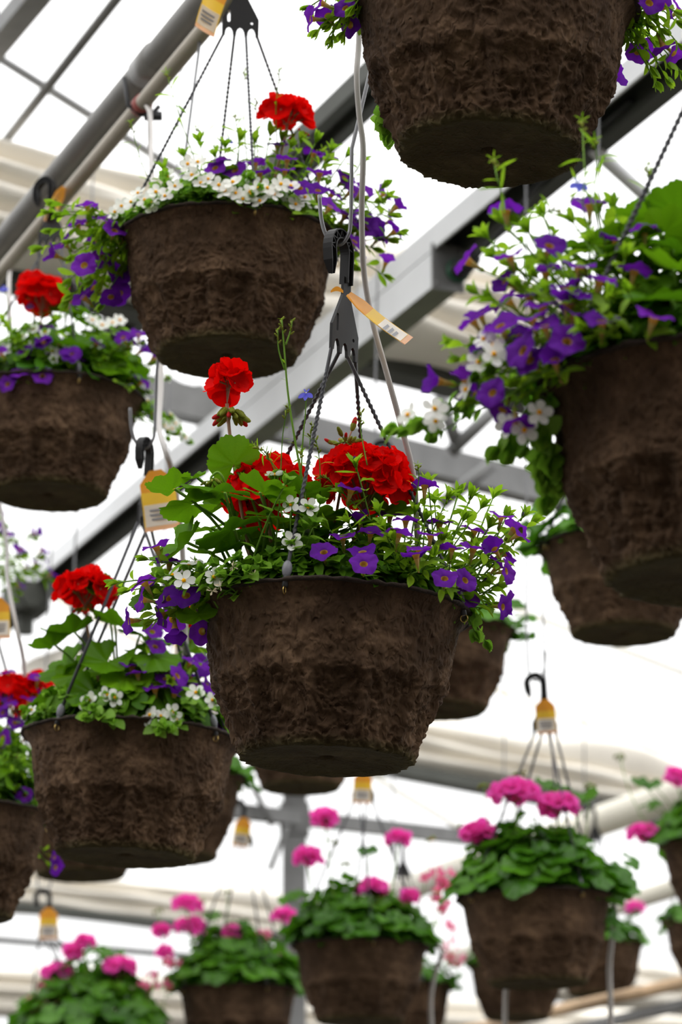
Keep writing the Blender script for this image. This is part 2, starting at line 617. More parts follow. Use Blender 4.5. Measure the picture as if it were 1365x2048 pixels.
mbp.tube([V((-.03, 0, .05)), V((-.022, 0, .0)), V((0, 0, -.018)), V((.02, 0, -.014)), V((.03, 0, -.002))], .004, 6)
mbp.box((.02, 0, -.02), (.03, .012, .012))
o = link_obj('tie', mbp.mesh('tie', 'rubber'))
o.location = q
child_world(o, root)

# ---- rafters and purlins in the roof
def simple_bar(name, p1, p2, sec, mat, label, cat, smooth=False, group=None):
    o = sweep(name, p1, p2, sec, mat, smooth=smooth)
    return tag(o, label, cat, group)


def hb(name, q1, q2, z, sec, mat, label, cat, ea=0.0, eb=0.0, smooth=False, group=None):
    p1, p2 = extend(PZ(q1[0], q1[1], z), PZ(q2[0], q2[1], z), ea, eb)
    return simple_bar(name, p1, p2, sec, mat, label, cat, smooth, group)


hb('purlin', (232, 0), (0, 296), ZB + 3.0, circ(.0125, 12), 'pipe', 'slim grey roof purlin in the upper left corner, left of the thick pipe', 'purlin', 1.0, 3.0, True)
hb('purlin', (62, 0), (0, 75), ZB + 3.1, rect(.06, .05), 'steel', 'wide pale roof purlin cut off by the top left corner of the picture', 'purlin', 2.0, 6.0)
p1, p2 = P(-20, 104, 7.6), P(515, 442, 7.9)
p1, p2 = extend(p1, p2, .5, .3)
simple_bar('rafter', p1, p2, circ(.012, 12), 'steel', 'slim pale rafter slanting down to the right behind the thick grey pipe', 'rafter', True)
p1, p2 = extend(PZ(1192, 300, ZB + 2.5), PZ(1310, 408, ZB + 2.5), .0, 3.0)
simple_bar('brace_pipe', p1, p2, circ(.0165, 16), 'alu', 'pale brace pipe leaving the gutter beam at upper right', 'pipe', True)
for (x1, y1, x2, y2, dd1, dd2, lab) in [
    (860, 1330, 1290, 1490, 13, 14, 'faint thin roof bar behind the black hook at lower right'),
    (1050, 1225, 1365, 1345, 13, 13.5, 'faint thin roof bar beneath the right middle basket'),
    (760, 1560, 960, 1680, 15, 16, 'faint thin roof bar below the cream curtain at centre right'),
    (100, 1190, 330, 1310, 12, 12.5, 'faint thin roof bar beside the red flower at left'),
    (150, 1120, 60, 1230, 11, 11.5, 'faint slanted roof bar near the dark clamp at left')]:
    simple_bar('roof_bar', *extend(P(x1, y1, dd1), P(x2, y2, dd2), .15, .15), circ(.014, 8), 'cream', lab, 'roof bar', True)  # pale cream puts the bright sky's haze into the bars' colour


# ---- gathered shade curtains
def curtain(name, q1, q2, z, w, h, nf, seed, label, ea=0.0, eb=0.0, hump=0.0, nseg=60):
    p1, p2 = extend(PZ(q1[0], q1[1], z), PZ(q2[0], q2[1], z), ea, eb)
    t = (p2 - p1).normalized()
    sd = t.cross(V((0, 0, 1))).normalized()
    if sd.y > 0:
        sd = -sd          # towards the camera
    o0 = (p1 + p2) / 2
    # section: bulging folds down the front, flat under, folds behind
    prof = []
    nb = 7
    for f in range(nf):
        for k in range(nb):
            u = (f + k / nb) / nf
            bul = abs(math.sin(math.pi * k / nb)) ** 0.7
            prof.append((w * (0.30 + 0.2 * bul) * (0.75 + .35 * math.sin(math.pi * (0.15 + .8 * u))), h * (0.5 - u)))
    prof.append((w * 0.25, -h * .5))
    prof.append((-w * 0.25, -h * .5))
    for k in range(4):
        prof.append((-w * (.42 + .08 * (k % 2)), -h * .5 + h * (k + .5) / 4))
    prof.append((-w * .2, h * .5))
    prof.append((w * .1, h * .53))
    n = len(prof)
    mb = MB()
    for s in range(nseg + 1):
        u = s / nseg
        c = p1 + (p2 - p1) * u - o0
        for k, (x, y) in enumerate(prof):
            nz = noise.noise(V((u * 7 + seed, k * .35, seed))) * .12 * h
            up_ = 1.0
            if y > h * .3:
                up_ = 1 + hump * max(0, noise.noise(V((u * (p2 - p1).length * .8, seed * 3, 0)))) * 3
            mb.v.append(tuple(c + sd * (x + nz) + V((0, 0, 1)) * (y * up_ + nz * .5)))
    for s in range(nseg):
        for k in range(n):
            k2 = (k + 1) % n
            mb.f.append((s * n + k, s * n + k2, (s + 1) * n + k2, (s + 1) * n + k))
            mb.m.append(0)
    mb.f += [tuple(range(n)), tuple(nseg * n + k for k in range(n))[::-1]]
    mb.m += [0, 0]
    o = link_obj(name, mb.mesh(name, 'curtain', True))
    o.location = o0
    return tag(o, label, 'curtain')


curtain('shade_curtain', (0, 415), (900, 642), ZB + 2.82, .34, .25, 4, 1.0, 'cream gathered shade curtain behind the upper baskets, topmost of the curtains', .25, .35, .3)
curtain('shade_curtain', (830, 1500), (1300, 1590), ZB + 2.5, .35, .21, 3, 2.7, 'cream gathered shade curtain with humped top behind the black hook at lower right', 1.3, .5, .9)
curtain('shade_curtain', (110, 1790), (560, 1845), ZB + 2.5, .4, .24, 3, 4.4, 'cream gathered shade curtain low at left above the pink flowers', .6, .35, .9)
curtain('shade_curtain', (0, 1985), (500, 2020), ZB + 2.1, .4, .3, 3, 5.4, 'farthest pale curtain just above the bottom left corner', .3, 2.0, .2)
curtain('shade_curtain', (1150, 1960), (1365, 1985), ZB + 2.3, .4, .28, 3, 6.4, 'farthest pale curtain behind the rusty pipe at bottom right', .3, .5, .2)
# steel under the curtains
hb('curtain_rail', (640, 706), (900, 768), ZB + 2.7, rect(.1, .05), 'alu_dark', 'dark rail under the topmost cream curtain', 'rail', 3.0, 1.0)
hb('curtain_rail', (830, 1548), (1200, 1618), ZB + 2.35, rect(.1, .05), 'alu_dark', 'dark rail under the humped cream curtain at lower right', 'rail', 2.0, .6)
hb('curtain_rail', (240, 1838), (560, 1876), ZB + 2.3, rect(.1, .05), 'alu_dark', 'dark rail under the low left cream curtain', 'rail', 1.0, .3)
# trusses
root = link_obj('truss_beam', None)
t1, t2 = PZ(600, 862, ZB + 2.75), PZ(1080, 978, ZB + 2.75)
t1, t2 = extend(t1, t2, 1.1, .6)
root.location = (t1 + t2) / 2
tag(root, 'wide grey steel truss beam behind the red flowers of the centre basket', 'beam')
child_world(sweep('chord', t1, t2, rect(.07, .1), 'steel'), root)
for (x1, y1, x2, y2) in [(900, 905, 1010, 800), (915, 890, 880, 790), (985, 930, 880, 1010), (420, 815, 330, 760), (400, 815, 395, 770)]:
    child_world(sweep('strut', P(x1, y1, 9.1), P(x2, y2, 9.1), circ(.022, 10), 'steel', smooth=True), root)
root = link_obj('truss_beam', None)
t1, t2 = PZ(470, 1622, ZB + 2.1), PZ(910, 1672, ZB + 2.1)
t1, t2 = extend(t1, t2, .2, .4)
root.location = (t1 + t2) / 2
tag(root, 'slim grey truss beam crossing the post behind the pink flowers', 'beam')
child_world(sweep('chord', t1, t2, rect(.05, .062), 'steel'), root)
pz = PZ(590, 1640, ZB + 2.1)
child_world(sweep('brace', P(545, 1652, 11.9), P(500, 1560, 11.9), circ(.014, 8), 'steel', smooth=True), root)
child_world(sweep('brace', P(575, 1650, 11.9), P(540, 1740, 11.9), circ(.012, 8), 'steel', smooth=True), root)
po = link_obj('post', None)
po.location = (pz.x, pz.y, 0)
tag(po, 'grey steel post standing behind the pink flowers at lower centre', 'post')
mbp = MB()
mbp.box((0, 0, 2.0), (.1, .1, 4.0))
link_obj('shaft', mbp.mesh('shaft', 'steel', False), po)
mbp = MB()
mbp.box((0, 0, 0), (.125, .125, .13))
link_obj('bracket', mbp.mesh('bracket', 'steel', False), po).location = (0, 0, pz.z)
mbp = MB()
mbp.box((0, 0, .01), (.22, .22, .02))
link_obj('base_plate', mbp.mesh('base_plate', 'steel', False), po)
hb('tie_bar', (0, 1880), (330, 1908), ZB + 2.0, rect(.03, .035), 'steel', 'thin grey tie bar above the pink flowers at bottom left', 'bar', .3, .6)
hb('tie_bar', (0, 1700), (330, 1730), ZB + 2.35, rect(.03, .03), 'steel', 'thin grey tie bar hidden mostly behind the lower left baskets', 'bar', .3, .0)
# pipes running with the house at the lower right
hb('heating_pipe', (1230, 1632), (800, 1782), ZB + 1.9, circ(.058, 20), 'cream', 'fat cream pipe slanting behind the pink basket at lower right', 'pipe', .35, .6, True)
hb('heating_pipe', (1290, 1795), (1100, 1855), ZB + 1.6, circ(.035, 16), 'cream', 'cream pipe below the fat one, right of the pink basket', 'pipe', .4, 1.2, True)
hb('heating_pipe', (1365, 1966), (1030, 2040), ZB + 1.1, circ(.021, 16), 'rust', 'rust stained pipe slanting across the bottom right corner', 'pipe', .3, .8, True)
hb('grey_rail', (1365, 2010), (1080, 2075), ZB + 1.1, rect(.05, .03), 'steel', 'grey rail under the rust stained pipe at bottom right', 'rail', .3, .5)

# ------------------------------------------------------------------ shared piece meshes
RR, HH = 0.165, 0.178       # rim radius and height of a basket pot
PROF = [(0.0, 1.0), (0.03, 0.978), (0.06, 0.945), (0.10, 0.915), (0.25, 0.885), (0.39, 0.862), (0.5, 0.832), (0.6, 0.80),
        (0.72, 0.745), (0.83, 0.690), (0.93, 0.632), (1.0, 0.600)]


def prof_r(t):
    for i in range(len(PROF) - 1):
        if PROF[i][0] <= t <= PROF[i + 1][0]:
            u = (t - PROF[i][0]) / (PROF[i + 1][0] - PROF[i][0])
            return RR * (PROF[i][1] + (PROF[i + 1][1] - PROF[i][1]) * u)
    return RR * PROF[-1][1]


def sstep(a, b, x):
    x = max(0.0, min(1.0, (x - a) / (b - a)))
    return x * x * (3 - 2 * x)


def pot_mesh(seed, nseg, nrow):
    mb = MB()
    rows = []
    so = V((seed * 11.3, seed * 5.1, seed * 2.7))
    npan = 12
    hi = nseg > 100

    def disp(p, amp):
        q = V((p.x, p.y, p.z * .75))
        n = noise.noise(q * 30 + so) * .55 + noise.noise(q * 75 + so) * .55
        if hi:
            w = V((noise.noise(q * 40 + so), noise.noise(q * 40 - so), noise.noise(q * 40 + so * 2))) * .012
            n += (.5 - abs(noise.noise((q + w) * 95 + so * 2)) * 2.2) * .85 + noise.noise((V((p.x, p.y, p.z * .7)) + w) * 230 + so) * .5
        return n * amp

    for i in range(nrow + 1):
        t = i / nrow
        row = []
        for k in range(nseg):
            th = 2 * math.pi * k / nseg
            r = prof_r(t)
            u = ((th * npan / (2 * math.pi)) + .23 * noise.noise(V((math.cos(th), math.sin(th), seed)))) % 1.0 * 2 - 1
            t0 = .51 + .05 * u * u + .03 * noise.noise(V((math.cos(th) * 5, math.sin(th) * 5, seed)))
            msk = sstep(t0, t0 + .09, t) * (1 - sstep(.84, .97, t)) * (1 - sstep(.66, 1.0, abs(u)))
            r += .0035 * sstep(.42, .54, t) * (1 - sstep(.9, 1, t)) - .0092 * msk
            z = HH * (1 - t)
            p = V((r * math.cos(th), r * math.sin(th), z))
            dd = disp(p, .0040 * (.25 + .75 * sstep(0.02, .3, t)) * (.8 + .5 * sstep(.4, .6, t)))
            r += dd
            if t > .97:
                r += .001
            z += noise.noise(p * 45 + so) * .0022 * (1 if t > .9 else .3)
            row.append((r * math.cos(th), r * math.sin(th), z))
        rows.append(row)
    # underside rings
    for f in (.97, .93, .8, .6, .4, .22, .10, .07, .0):
        row = []
        for k in range(nseg):
            th = 2 * math.pi * k / nseg
            r = prof_r(1) * f
            z = .001 + .003 * (1 - f) + (.008 if f < .08 else 0) + noise.noise(V((r * math.cos(th), r * math.sin(th), seed)) * 60) * .0015
            if f > .9:
                z -= .0025
            row.append((r * math.cos(th), r * math.sin(th), z))
        rows.append(row)
    # inner wall above the soil
    inner = []
    for (t, dr) in ((0.0, -.006), (.03, -.009), (.14, -.010), (.22, -.010)):
        inner.append([((prof_r(t) + dr) * math.cos(2 * math.pi * k / nseg), (prof_r(t) + dr) * math.sin(2 * math.pi * k / nseg), HH * (1 - t)) for k in range(nseg)])
    allrows = inner[::-1] + rows
    for row in allrows:
        mb.v += row
    for i in range(len(allrows) - 1):
        for k in range(nseg):
            k2 = (k + 1) % nseg
            mb.f.append((i * nseg + k, (i + 1) * nseg + k, (i + 1) * nseg + k2, i * nseg + k2))
            mb.m.append(0)
    return mb.mesh('pulp_pot', 'pulp', True)


def rim_mesh(seed, nseg):
    mb = MB()
    n = 8
    for k in range(nseg):
        th = 2 * math.pi * k / nseg
        nz = noise.noise(V((math.cos(th) * 4, math.sin(th) * 4, seed)))
        nz2 = noise.noise(V((math.cos(th) * 14, math.sin(th) * 14, seed)))
        for j in range(n):
            w = 2 * math.pi * j / n
            r = RR - .001 + .0042 * math.cos(w) + .0016 * nz2
            z = HH - .001 + (.0026 + .0012 * nz2) * math.sin(w) + .0018 * nz + .0014 * nz2
            mb.v.append((r * math.cos(th), r * math.sin(th), z))
    for k in range(nseg):
        k2 = (k + 1) % nseg
        for j in range(n):
            j2 = (j + 1) % n
            mb.f.append((k * n + j, k2 * n + j, k2 * n + j2, k * n + j2))
            mb.m.append(0)
    return mb.mesh('rim', 'pulp_rim', True)


POT_HI = [pot_mesh(1, 400, 130), pot_mesh(2, 400, 130)]
POT_LO = [pot_mesh(3, 120, 50), pot_mesh(4, 120, 50)]
RIM_HI = rim_mesh(1, 180)
RIM_LO = rim_mesh(2, 72)
mb = MB()
n = 48
mb.v = [(0, 0, HH * .87)] + [((RR * .9) * math.cos(2 * math.pi * k / n), (RR * .9) * math.sin(2 * math.pi * k / n), HH * .86) for k in range(n)]
mb.f = [(0, 1 + k, 1 + (k + 1) % n) for k in range(n)]
mb.m = [0] * n
SOIL = mb.mesh('soil', 'soil')


def geranium_leaf(seed, scallops=9, cup=.25, mat='gleaf'):
    rg = random.Random(seed)
    mb = MB()
    na, nr = 61, 6
    ph = rg.uniform(0, 6)
    for j in range(nr + 1):
        f = j / nr
        for i in range(na):
            a = (i / (na - 1) * 2 - 1) * math.radians(158)
            sc = 1 + .10 * (abs(math.sin(a * scallops * .5)) ** .6) * f * f - .06 * f
            fine = 1 + .03 * math.sin(a * 31) * (f == 1)
            r = f * sc * fine * (1 - .10 * (abs(a) / 2.75) ** 2)
            z = cup * r * r * .9 + .10 * r * math.sin(a * 3 + ph) * f + .09 * r * abs(math.sin(a * scallops * .5)) + .05 * f * math.sin(a * 7 + ph)
            mb.v.append((r * math.sin(a), r * math.cos(a) + .12, z))
    for j in range(nr):
        for i in range(na - 1):
            mb.f.append((j * na + i, j * na + i + 1, (j + 1) * na + i + 1, (j + 1) * na + i))
            mb.m.append(0)
    return mb.mesh('geranium_leaf', mat)


def lance_leaf(w, curl, fold, mat, teeth=0):
    """leaf along +y, unit length"""
    mb = MB()
    n = 8 if not teeth else 14
    for i in range(n + 1):
        t = i / n
        hw = w * (math.sin(math.pi * t ** (.8 if teeth else 1.25)) ** .75 if 0 < t < 1 else 0.02)
        if t < .2:
            hw = max(hw * (t / .2) ** .7, .03)
        if teeth and i % 2 and .2 < t < .95:
            hw *= 1.13
        z = -curl * t * t + .08 * t
        y = t
        mb.v += [(-hw, y, z + fold * hw), (0, y, z), (hw, y, z + fold * hw)]
    for i in range(n):
        b0 = i * 3
        mb.f += [(b0, b0 + 1, b0 + 4, b0 + 3), (b0 + 1, b0 + 2, b0 + 5, b0 + 4)]
        mb.m += [0, 0]
    return mb.mesh('leaf', mat)


def calib_flower(seed, open_=1.0):
    """five lobed trumpet facing +z, tube going down; diameter about 1 unit"""
    rg = random.Random(seed)
    mb = MB()
    n = 40
    ph = rg.uniform(0, 6)
    rings = [(.022, -.62, 1), (.035, -.50, 1), (.06, -.34, 1), (.085, -.18, 1), (.11, -.08, 2), (.135, -.03, 2), (.20, .01, 0), (.30, .035, 0), (.40, .04, 0), (.50, .03, 0)]
    for ri, (r, z, m) in enumerate(rings):
        for k in range(n):
            a = 2 * math.pi * k / n
            f = max(0, (r - .16) / .34)
            lobe = abs(math.cos(2.5 * a + .2))
            rr_ = r * (1 - .17 * f * (1 - lobe) ** 1.6) * (.72 + .28 * open_ if f > 0 else 1)
            zz = z + f * (.035 * math.sin(5 * a) + .07 * math.sin(2 * a + ph) + .02 * math.sin(10 * a)) + (1 - open_) * f * .35
            mb.v.append((rr_ * math.cos(a), rr_ * math.sin(a), zz))
    for ri in range(len(rings) - 1):
        for k in range(n):
            k2 = (k + 1) % n
            mb.f.append((ri * n + k, ri * n + k2, (ri + 1) * n + k2, (ri + 1) * n + k))
            mb.m.append(rings[ri + 1][2] if ri < 5 else 0)
    # green calyx
    for k in range(5):
        a = 2 * math.pi * k / 5
        d_ = V((math.cos(a), math.sin(a), 0))
        s_ = V((-math.sin(a), math.cos(a), 0))
        b0 = V((0, 0, -.63))
        mb.add([b0, b0 + d_ * .06 + s_ * .03 + V((0, 0, .1)), b0 + d_ * .12 + V((0, 0, .3)), b0 + d_ * .06 - s_ * .03 + V((0, 0, .1))], [(0, 1, 2, 3)], 3)
    return mb.mesh('calibrachoa_flower', ['violet', 'ftube', 'throat', 'cleaf'])


def petal_flower(name, npet, r0, r1, wid, mats, eye=True, cup=.1, seed=0, two=0.0, notch=0.0):
    rg = random.Random(seed)
    mb = MB()
    for k in range(npet):
        a = 2 * math.pi * k / npet + rg.uniform(-.12, .12)
        L = (r1 - r0) * rg.uniform(.9, 1.08)
        tw = rg.uniform(-.25, .25)
        cu = cup + rg.uniform(-.08, .12)
        rot = Matrix.Rotation(a, 3, 'Z')
        n = 8
        vs_ = []
        for i in range(n + 1):
            t = [0, .18, .36, .54, .7, .82, .91, .97, 1][i]
            hw = wid * (.22 + .78 * math.sin(math.pi / 2 * t / .6)) if t < .6 else wid * max(.16, math.sqrt(max(0, 1 - ((t - .6) / .41) ** 2)))
            y = r0 + L * t - (notch * L if i == n else 0)
            z = cu * t * t * L * 2 - .04 * L
            for s in (-1, -.5, 0, .5, 1):
                yy = y - abs(s) ** 2 * L * .04 * (t > .6) - (0 if i < n else -notch * L * abs(s))
                vs_.append(rot @ V((hw * s, yy, z + tw * hw * s + .35 * hw * (abs(s) ** 2) * cup * 3 + two * rg.uniform(-.1, .1))))
        fs = []
        for i in range(n):
            for s in range(4):
                b0 = i * 5 + s
                fs.append((b0, b0 + 1, b0 + 6, b0 + 5))
        mb.add(vs_, fs, 0)
    if eye:
        mb.ellipsoid((0, 0, .02), (r0 * 1.35, r0 * 1.35, r0 * 1.2), 1, 8, 4)
    mb.tube([(0, 0, 0), (0, 0, -.30)], .035, 5, 2)
    return mb.mesh(name, mats)


GLEAF = [geranium_leaf(s, 9, c) for s, c in ((1, .32), (2, .05), (3, .2), (4, -.12))]
PLEAF = [geranium_leaf(s + 10, 5, c, 'pinkleaf') for s, c in ((1, .25), (2, -.2), (3, .05))]
CLEAF = [lance_leaf(.19, .15, .5, 'cleaf'), lance_leaf(.17, .35, .6, 'cleaf'), lance_leaf(.20, -.1, .35, 'cleaf')]
BLEAF = [lance_leaf(.40, .15, .25, 'bleaf', 1), lance_leaf(.36, .3, .3, 'bleaf', 1)]
LLEAF = [lance_leaf(.07, .6, .4, 'cleaf'), lance_leaf(.06, .2, .4, 'cleaf')]
CFLOW = [calib_flower(s, o_) for s, o_ in ((1, 1), (2, 1), (3, .95), (4, 1))]
CHALF = [calib_flower(9, .35)]
BFLOW = [petal_flower('bacopa_flower', 5, .07, .5, .175, ['white', 'eye', 'stem'], True, .08, s) for s in (1, 2, 3)]
FLORET = [petal_flower('floret', 5, .02, .5, .30, ['red', 'red', 'stem_red'], False, .22, s, .3) for s in (4, 5, 6)]
PFLORET = [petal_flower('floret', 5, .02, .5, .29, ['pink', 'rose', 'stem'], False, .25, s, .3) for s in (7, 8)]
ROSE = [petal_flower('nemesia_flower', 4, .05, .5, .22, ['rose', 'eye', 'stem'], True, .25, s, .2) for s in (9, 10)]


def lobelia_flower():
    mb = MB()
    for a, L, w in ((0, .5, .14), (.85, .5, .16), (-.85, .5, .16), (2.6, .28, .05), (-2.6, .28, .05)):
        rot = Matrix.Rotation(a, 3, 'Z')
        vs_ = []
        for i in range(5):
            t = i / 4
            hw = w * math.sin(math.pi * (.08 + .84 * t))
            vs_ += [rot @ V((-hw, -(.04 + L * t), .03)), rot @ V((0, -(.04 + L * t), 0)), rot @ V((hw, -(.04 + L * t), .03))]
        mb.add(vs_, [(i * 3 + s, i * 3 + s + 1, i * 3 + s + 4, i * 3 + s + 3) for i in range(4) for s in (0, 1)], 0)
    mb.ellipsoid((0, 0, .01), (.06, .06, .04), 1, 6, 3)
    mb.tube([(0, .0, 0), (0, .02, -.3)], .04, 5, 2)
    return mb.mesh('lobelia_flower', ['blue', 'white', 'stem'])


LFLOW = [lobelia_flower()]


def bud_mesh(red):
    mb = MB()
    mb.ellipsoid((0, 0, .36), (.2, .2, .38), 0, 8, 6)
    mb.ellipsoid((0, 0, .62), (.18, .18, .42), 1, 8, 6)
    for k in range(5):
        a = 2 * math.pi * k / 5
        d_ = V((math.cos(a), math.sin(a), 0))
        s_ = V((-math.sin(a), math.cos(a), 0))
        mb.add([s_ * .06 + d_ * .12, d_ * .22 + V((0, 0, .4)), d_ * .17 + V((0, 0, .75)), d_ * .2 - s_ * .08 + V((0, 0, .4))], [(0, 1, 2, 3)], 0)
    return mb.mesh('bud', ['budgreen', red])


BUD = [bud_mesh('budred'), bud_mesh('budgreen')]
mb = MB()
mb.ellipsoid((0, 0, .55), (.17, .17, .45), 0, 8, 6)
mb.tube([(0, 0, -.35), (0, 0, .1)], .09, 6, 1)
for k in range(5):
    a = 2 * math.pi * k / 5
    d_ = V((math.cos(a), math.sin(a), 0))
    mb.tube([d_ * .08, d_ * .2 + V((0, 0, .3)), d_ * .24 + V((0, 0, .6))], .035, 4, 1)
CBUD = [mb.mesh('bud', ['violet_dark', 'cleaf'])]
mb = MB()
for k in range(9):
    a = rnd.uniform(0, 6.28)
    b_ = rnd.uniform(-.3, 1)
    d_ = V((math.cos(a) * math.cos(b_), math.sin(a) * math.cos(b_), math.sin(b_)))
    mb.add([V((0, 0, 0)), d_ * .4 + V((.1, 0, .05)), d_ * .5, d_ * .35 - V((.08, .05, 0))], [(0, 1, 2, 3)], 0)
WILT = [mb.mesh('wilted_flower', 'wilt', False)]


def fill_mesh(seed, n, leaf, mat, rmax, zmax, size, w=.42):
    """inner leaves nobody could count: one mesh"""
    rg = random.Random(seed)
    mb = MB()
    for i in range(n):
        th = rg.uniform(0, 2 * math.pi)
        r = rmax * math.sqrt(rg.uniform(0.0, 1))
        dome = max(.12, 1 - (r / rmax) ** 3)
        z = HH * .9 + (zmax * dome) * rg.uniform(.0, 1) ** .8
        if r + size > RR * .86:
            z = max(z, HH + rg.uniform(.008, .03))
        p = V((r * math.cos(th), r * math.sin(th), z))
        nrm = V((p.x * 4 + rg.uniform(-.5, .5), p.y * 4 + rg.uniform(-.5, .5), .8))
        zz = nrm.normalized()
        y = V((math.cos(th), math.sin(th), rg.uniform(-.1, .6)))
        y = (y - zz * y.dot(zz)).normalized()
        x = y.cross(zz)
        s = size * rg.uniform(.7, 1.3)
        vs_ = []
        for (u, v_, q) in ((0, 0, 0), (-w * .8, .25, .05), (w * .8, .25, .05), (0, .4, -.02), (-w, .6, .06), (w, .6, .06), (0, .75, -.02), (-w * .6, .9, 0), (w * .6, .9, 0), (0, 1.03, -.08)):
            vs_.append(p + (x * u + y * v_ + zz * q) * s)
        mb.add(vs_, [(0, 1, 3), (0, 3, 2), (1, 4, 6, 3), (3, 6, 5, 2), (4, 7, 9, 6), (6, 9, 8, 5)], 0)
    return mb.mesh('inner_foliage', mat, True)


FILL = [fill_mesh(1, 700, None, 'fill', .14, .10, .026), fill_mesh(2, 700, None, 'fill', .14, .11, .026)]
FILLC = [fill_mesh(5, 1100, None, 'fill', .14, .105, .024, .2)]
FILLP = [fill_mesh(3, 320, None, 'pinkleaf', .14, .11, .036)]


# ------------------------------------------------------------------ hangers and tags
def hook_mesh():
    bm = bmesh.new()
    T = .0035
    # plate outline with four tines, slot and hole
    out = [(-.027, 0), (-.0245, -.004), (-.022, 0)]
    outline = []
    xs = [-.025, -.0085, .0085, .025]
    # scalloped bottom edge between the tines, left to right
    for i, x in enumerate(xs):
        outline += [(x - .0022, -.012), (x + .0022, -.012)]
        if i < 3:
            x2 = xs[i + 1]
            for k in range(1, 6):
                a = math.pi * k / 6
                mid, hw = (x + x2) / 2, (x2 - x) / 2 - .0022
                outline.append((mid - hw * math.cos(a), -.012 + .014 * math.sin(a)))
    outline += [(.0275, .016), (.0075, .055), (.0075, .075), (-.0075, .075), (-.0075, .055), (-.0275, .016)]
    slot = [(-.0175 + .0022 * math.cos(a), .020 + .010 * (1 if math.sin(a) > 0 else -1) * .8 + .0022 * math.sin(a)) for a in [2 * math.pi * k / 12 for k in range(12)]]
    hole = [(.017 + .0022 * math.cos(a), .010 + .0022 * math.sin(a)) for a in [2 * math.pi * k / 10 for k in range(10)]]
    edges = []
    for loop in (outline, slot, hole):
        vs_ = [bm.verts.new((x, -T / 2, z)) for x, z in loop]
        for i in range(len(vs_)):
            edges.append(bm.edges.new((vs_[i], vs_[(i + 1) % len(vs_)])))
    bmesh.ops.triangle_fill(bm, use_beauty=True, use_dissolve=False, edges=edges)
    fs = [f for f in bm.faces]
    # drop faces filling slot / hole
    def inside(loop, x, z):
        c = False
        for i in range(len(loop)):
            x1, z1 = loop[i]
            x2, z2 = loop[i - 1]
            if (z1 > z) != (z2 > z) and x < (x2 - x1) * (z - z1) / (z2 - z1) + x1:
                c = not c
        return c
    kill = [f for f in fs if any(inside(l, f.calc_center_median().x, f.calc_center_median().z) for l in (slot, hole))]
    bmesh.ops.delete(bm, geom=kill, context='FACES')
    res = bmesh.ops.extrude_face_region(bm, geom=list(bm.faces))
    bmesh.ops.translate(bm, verts=[v for v in res['geom'] if isinstance(v, bmesh.types.BMVert)], vec=(0, T, 0))
    # swept hook: H section along an arc
    path = [(0, .068), (0, .088), (0, .100)]
    rc = .0185
    for k in range(1, 15):
        a = math.pi * 1.06 * k / 14
        path.append((-rc + rc * math.cos(a), .100 + rc * math.sin(a)))
    path.append((path[-1][0] + .002, path[-1][1] - .012))
    path.append((path[-1][0] + .004, path[-1][1] - .014))
    sec = [(-.006, -.0055), (.006, -.0055), (.006, -.0055 + .011), (-.006, .0055)]
    W, D, fl, wb = .0055, .0055, .0016, .0012
    sec = [(-W, -D), (-W + fl, -D), (-W + fl, -wb), (W - fl, -wb), (W - fl, -D), (W, -D), (W, D), (W - fl, D), (W - fl, wb), (-W + fl, wb), (-W + fl, D), (-W, D)]
    prev = None
    for i, (x, z) in enumerate(path):
        x0, z0 = path[max(0, i - 1)]
        x1, z1 = path[min(len(path) - 1, i + 1)]
        t = V((x1 - x0, z1 - z0)).normalized()
        nx = V((t.y, -t.x))
        k = 1.0 if i < len(path) - 1 else .45
        ring = [bm.verts.new((x + nx.x * a * k, b * k, z + nx.y * a * k)) for a, b in sec]
        if prev:
            for j in range(len(ring)):
                j2 = (j + 1) % len(ring)
                bm.faces.new((prev[j], prev[j2], ring[j2], ring[j]))
        else:
            bm.faces.new(ring[::-1])
        prev = ring
    bm.faces.new(prev)
    # diagonal ribs inside the hook
    for i in range(3, len(path) - 3):
        (x0, z0), (x1, z1) = path[i], path[i + 1]
        s = 1 if i % 2 else -1
        cxp = V((-rc, .100))
        d0 = (V((x0, z0)) - cxp).normalized()
        d1 = (V((x1, z1)) - cxp).normalized()
        pA_ = V((x0, z0)) + d0 * .0042 * s
        pB_ = V((x1, z1)) - d1 * .0042 * s
        dr = (pB_ - pA_).normalized()
        nn = V((-dr.y, dr.x)) * .0006
        vs_ = []
        for yy in (-.0045, .0045):
            for q in (pA_ - nn, pA_ + nn, pB_ + nn, pB_ - nn):
                vs_.append(bm.verts.new((q.x, yy, q.y)))
        for fc in ((0, 1, 2, 3), (7, 6, 5, 4), (0, 4, 5, 1), (1, 5, 6, 2), (2, 6, 7, 3), (3, 7, 4, 0)):
            bm.faces.new([vs_[c] for c in fc])
    bmesh.ops.recalc_face_normals(bm, faces=bm.faces)
    me = bpy.data.meshes.new('hook')
    bm.to_mesh(me)
    bm.free()
    me.materials.append(M['hook'])
    return me


HOOK = hook_mesh()
HOOKTOP = .100 + .0185          # where the hook bears, above its plate foot


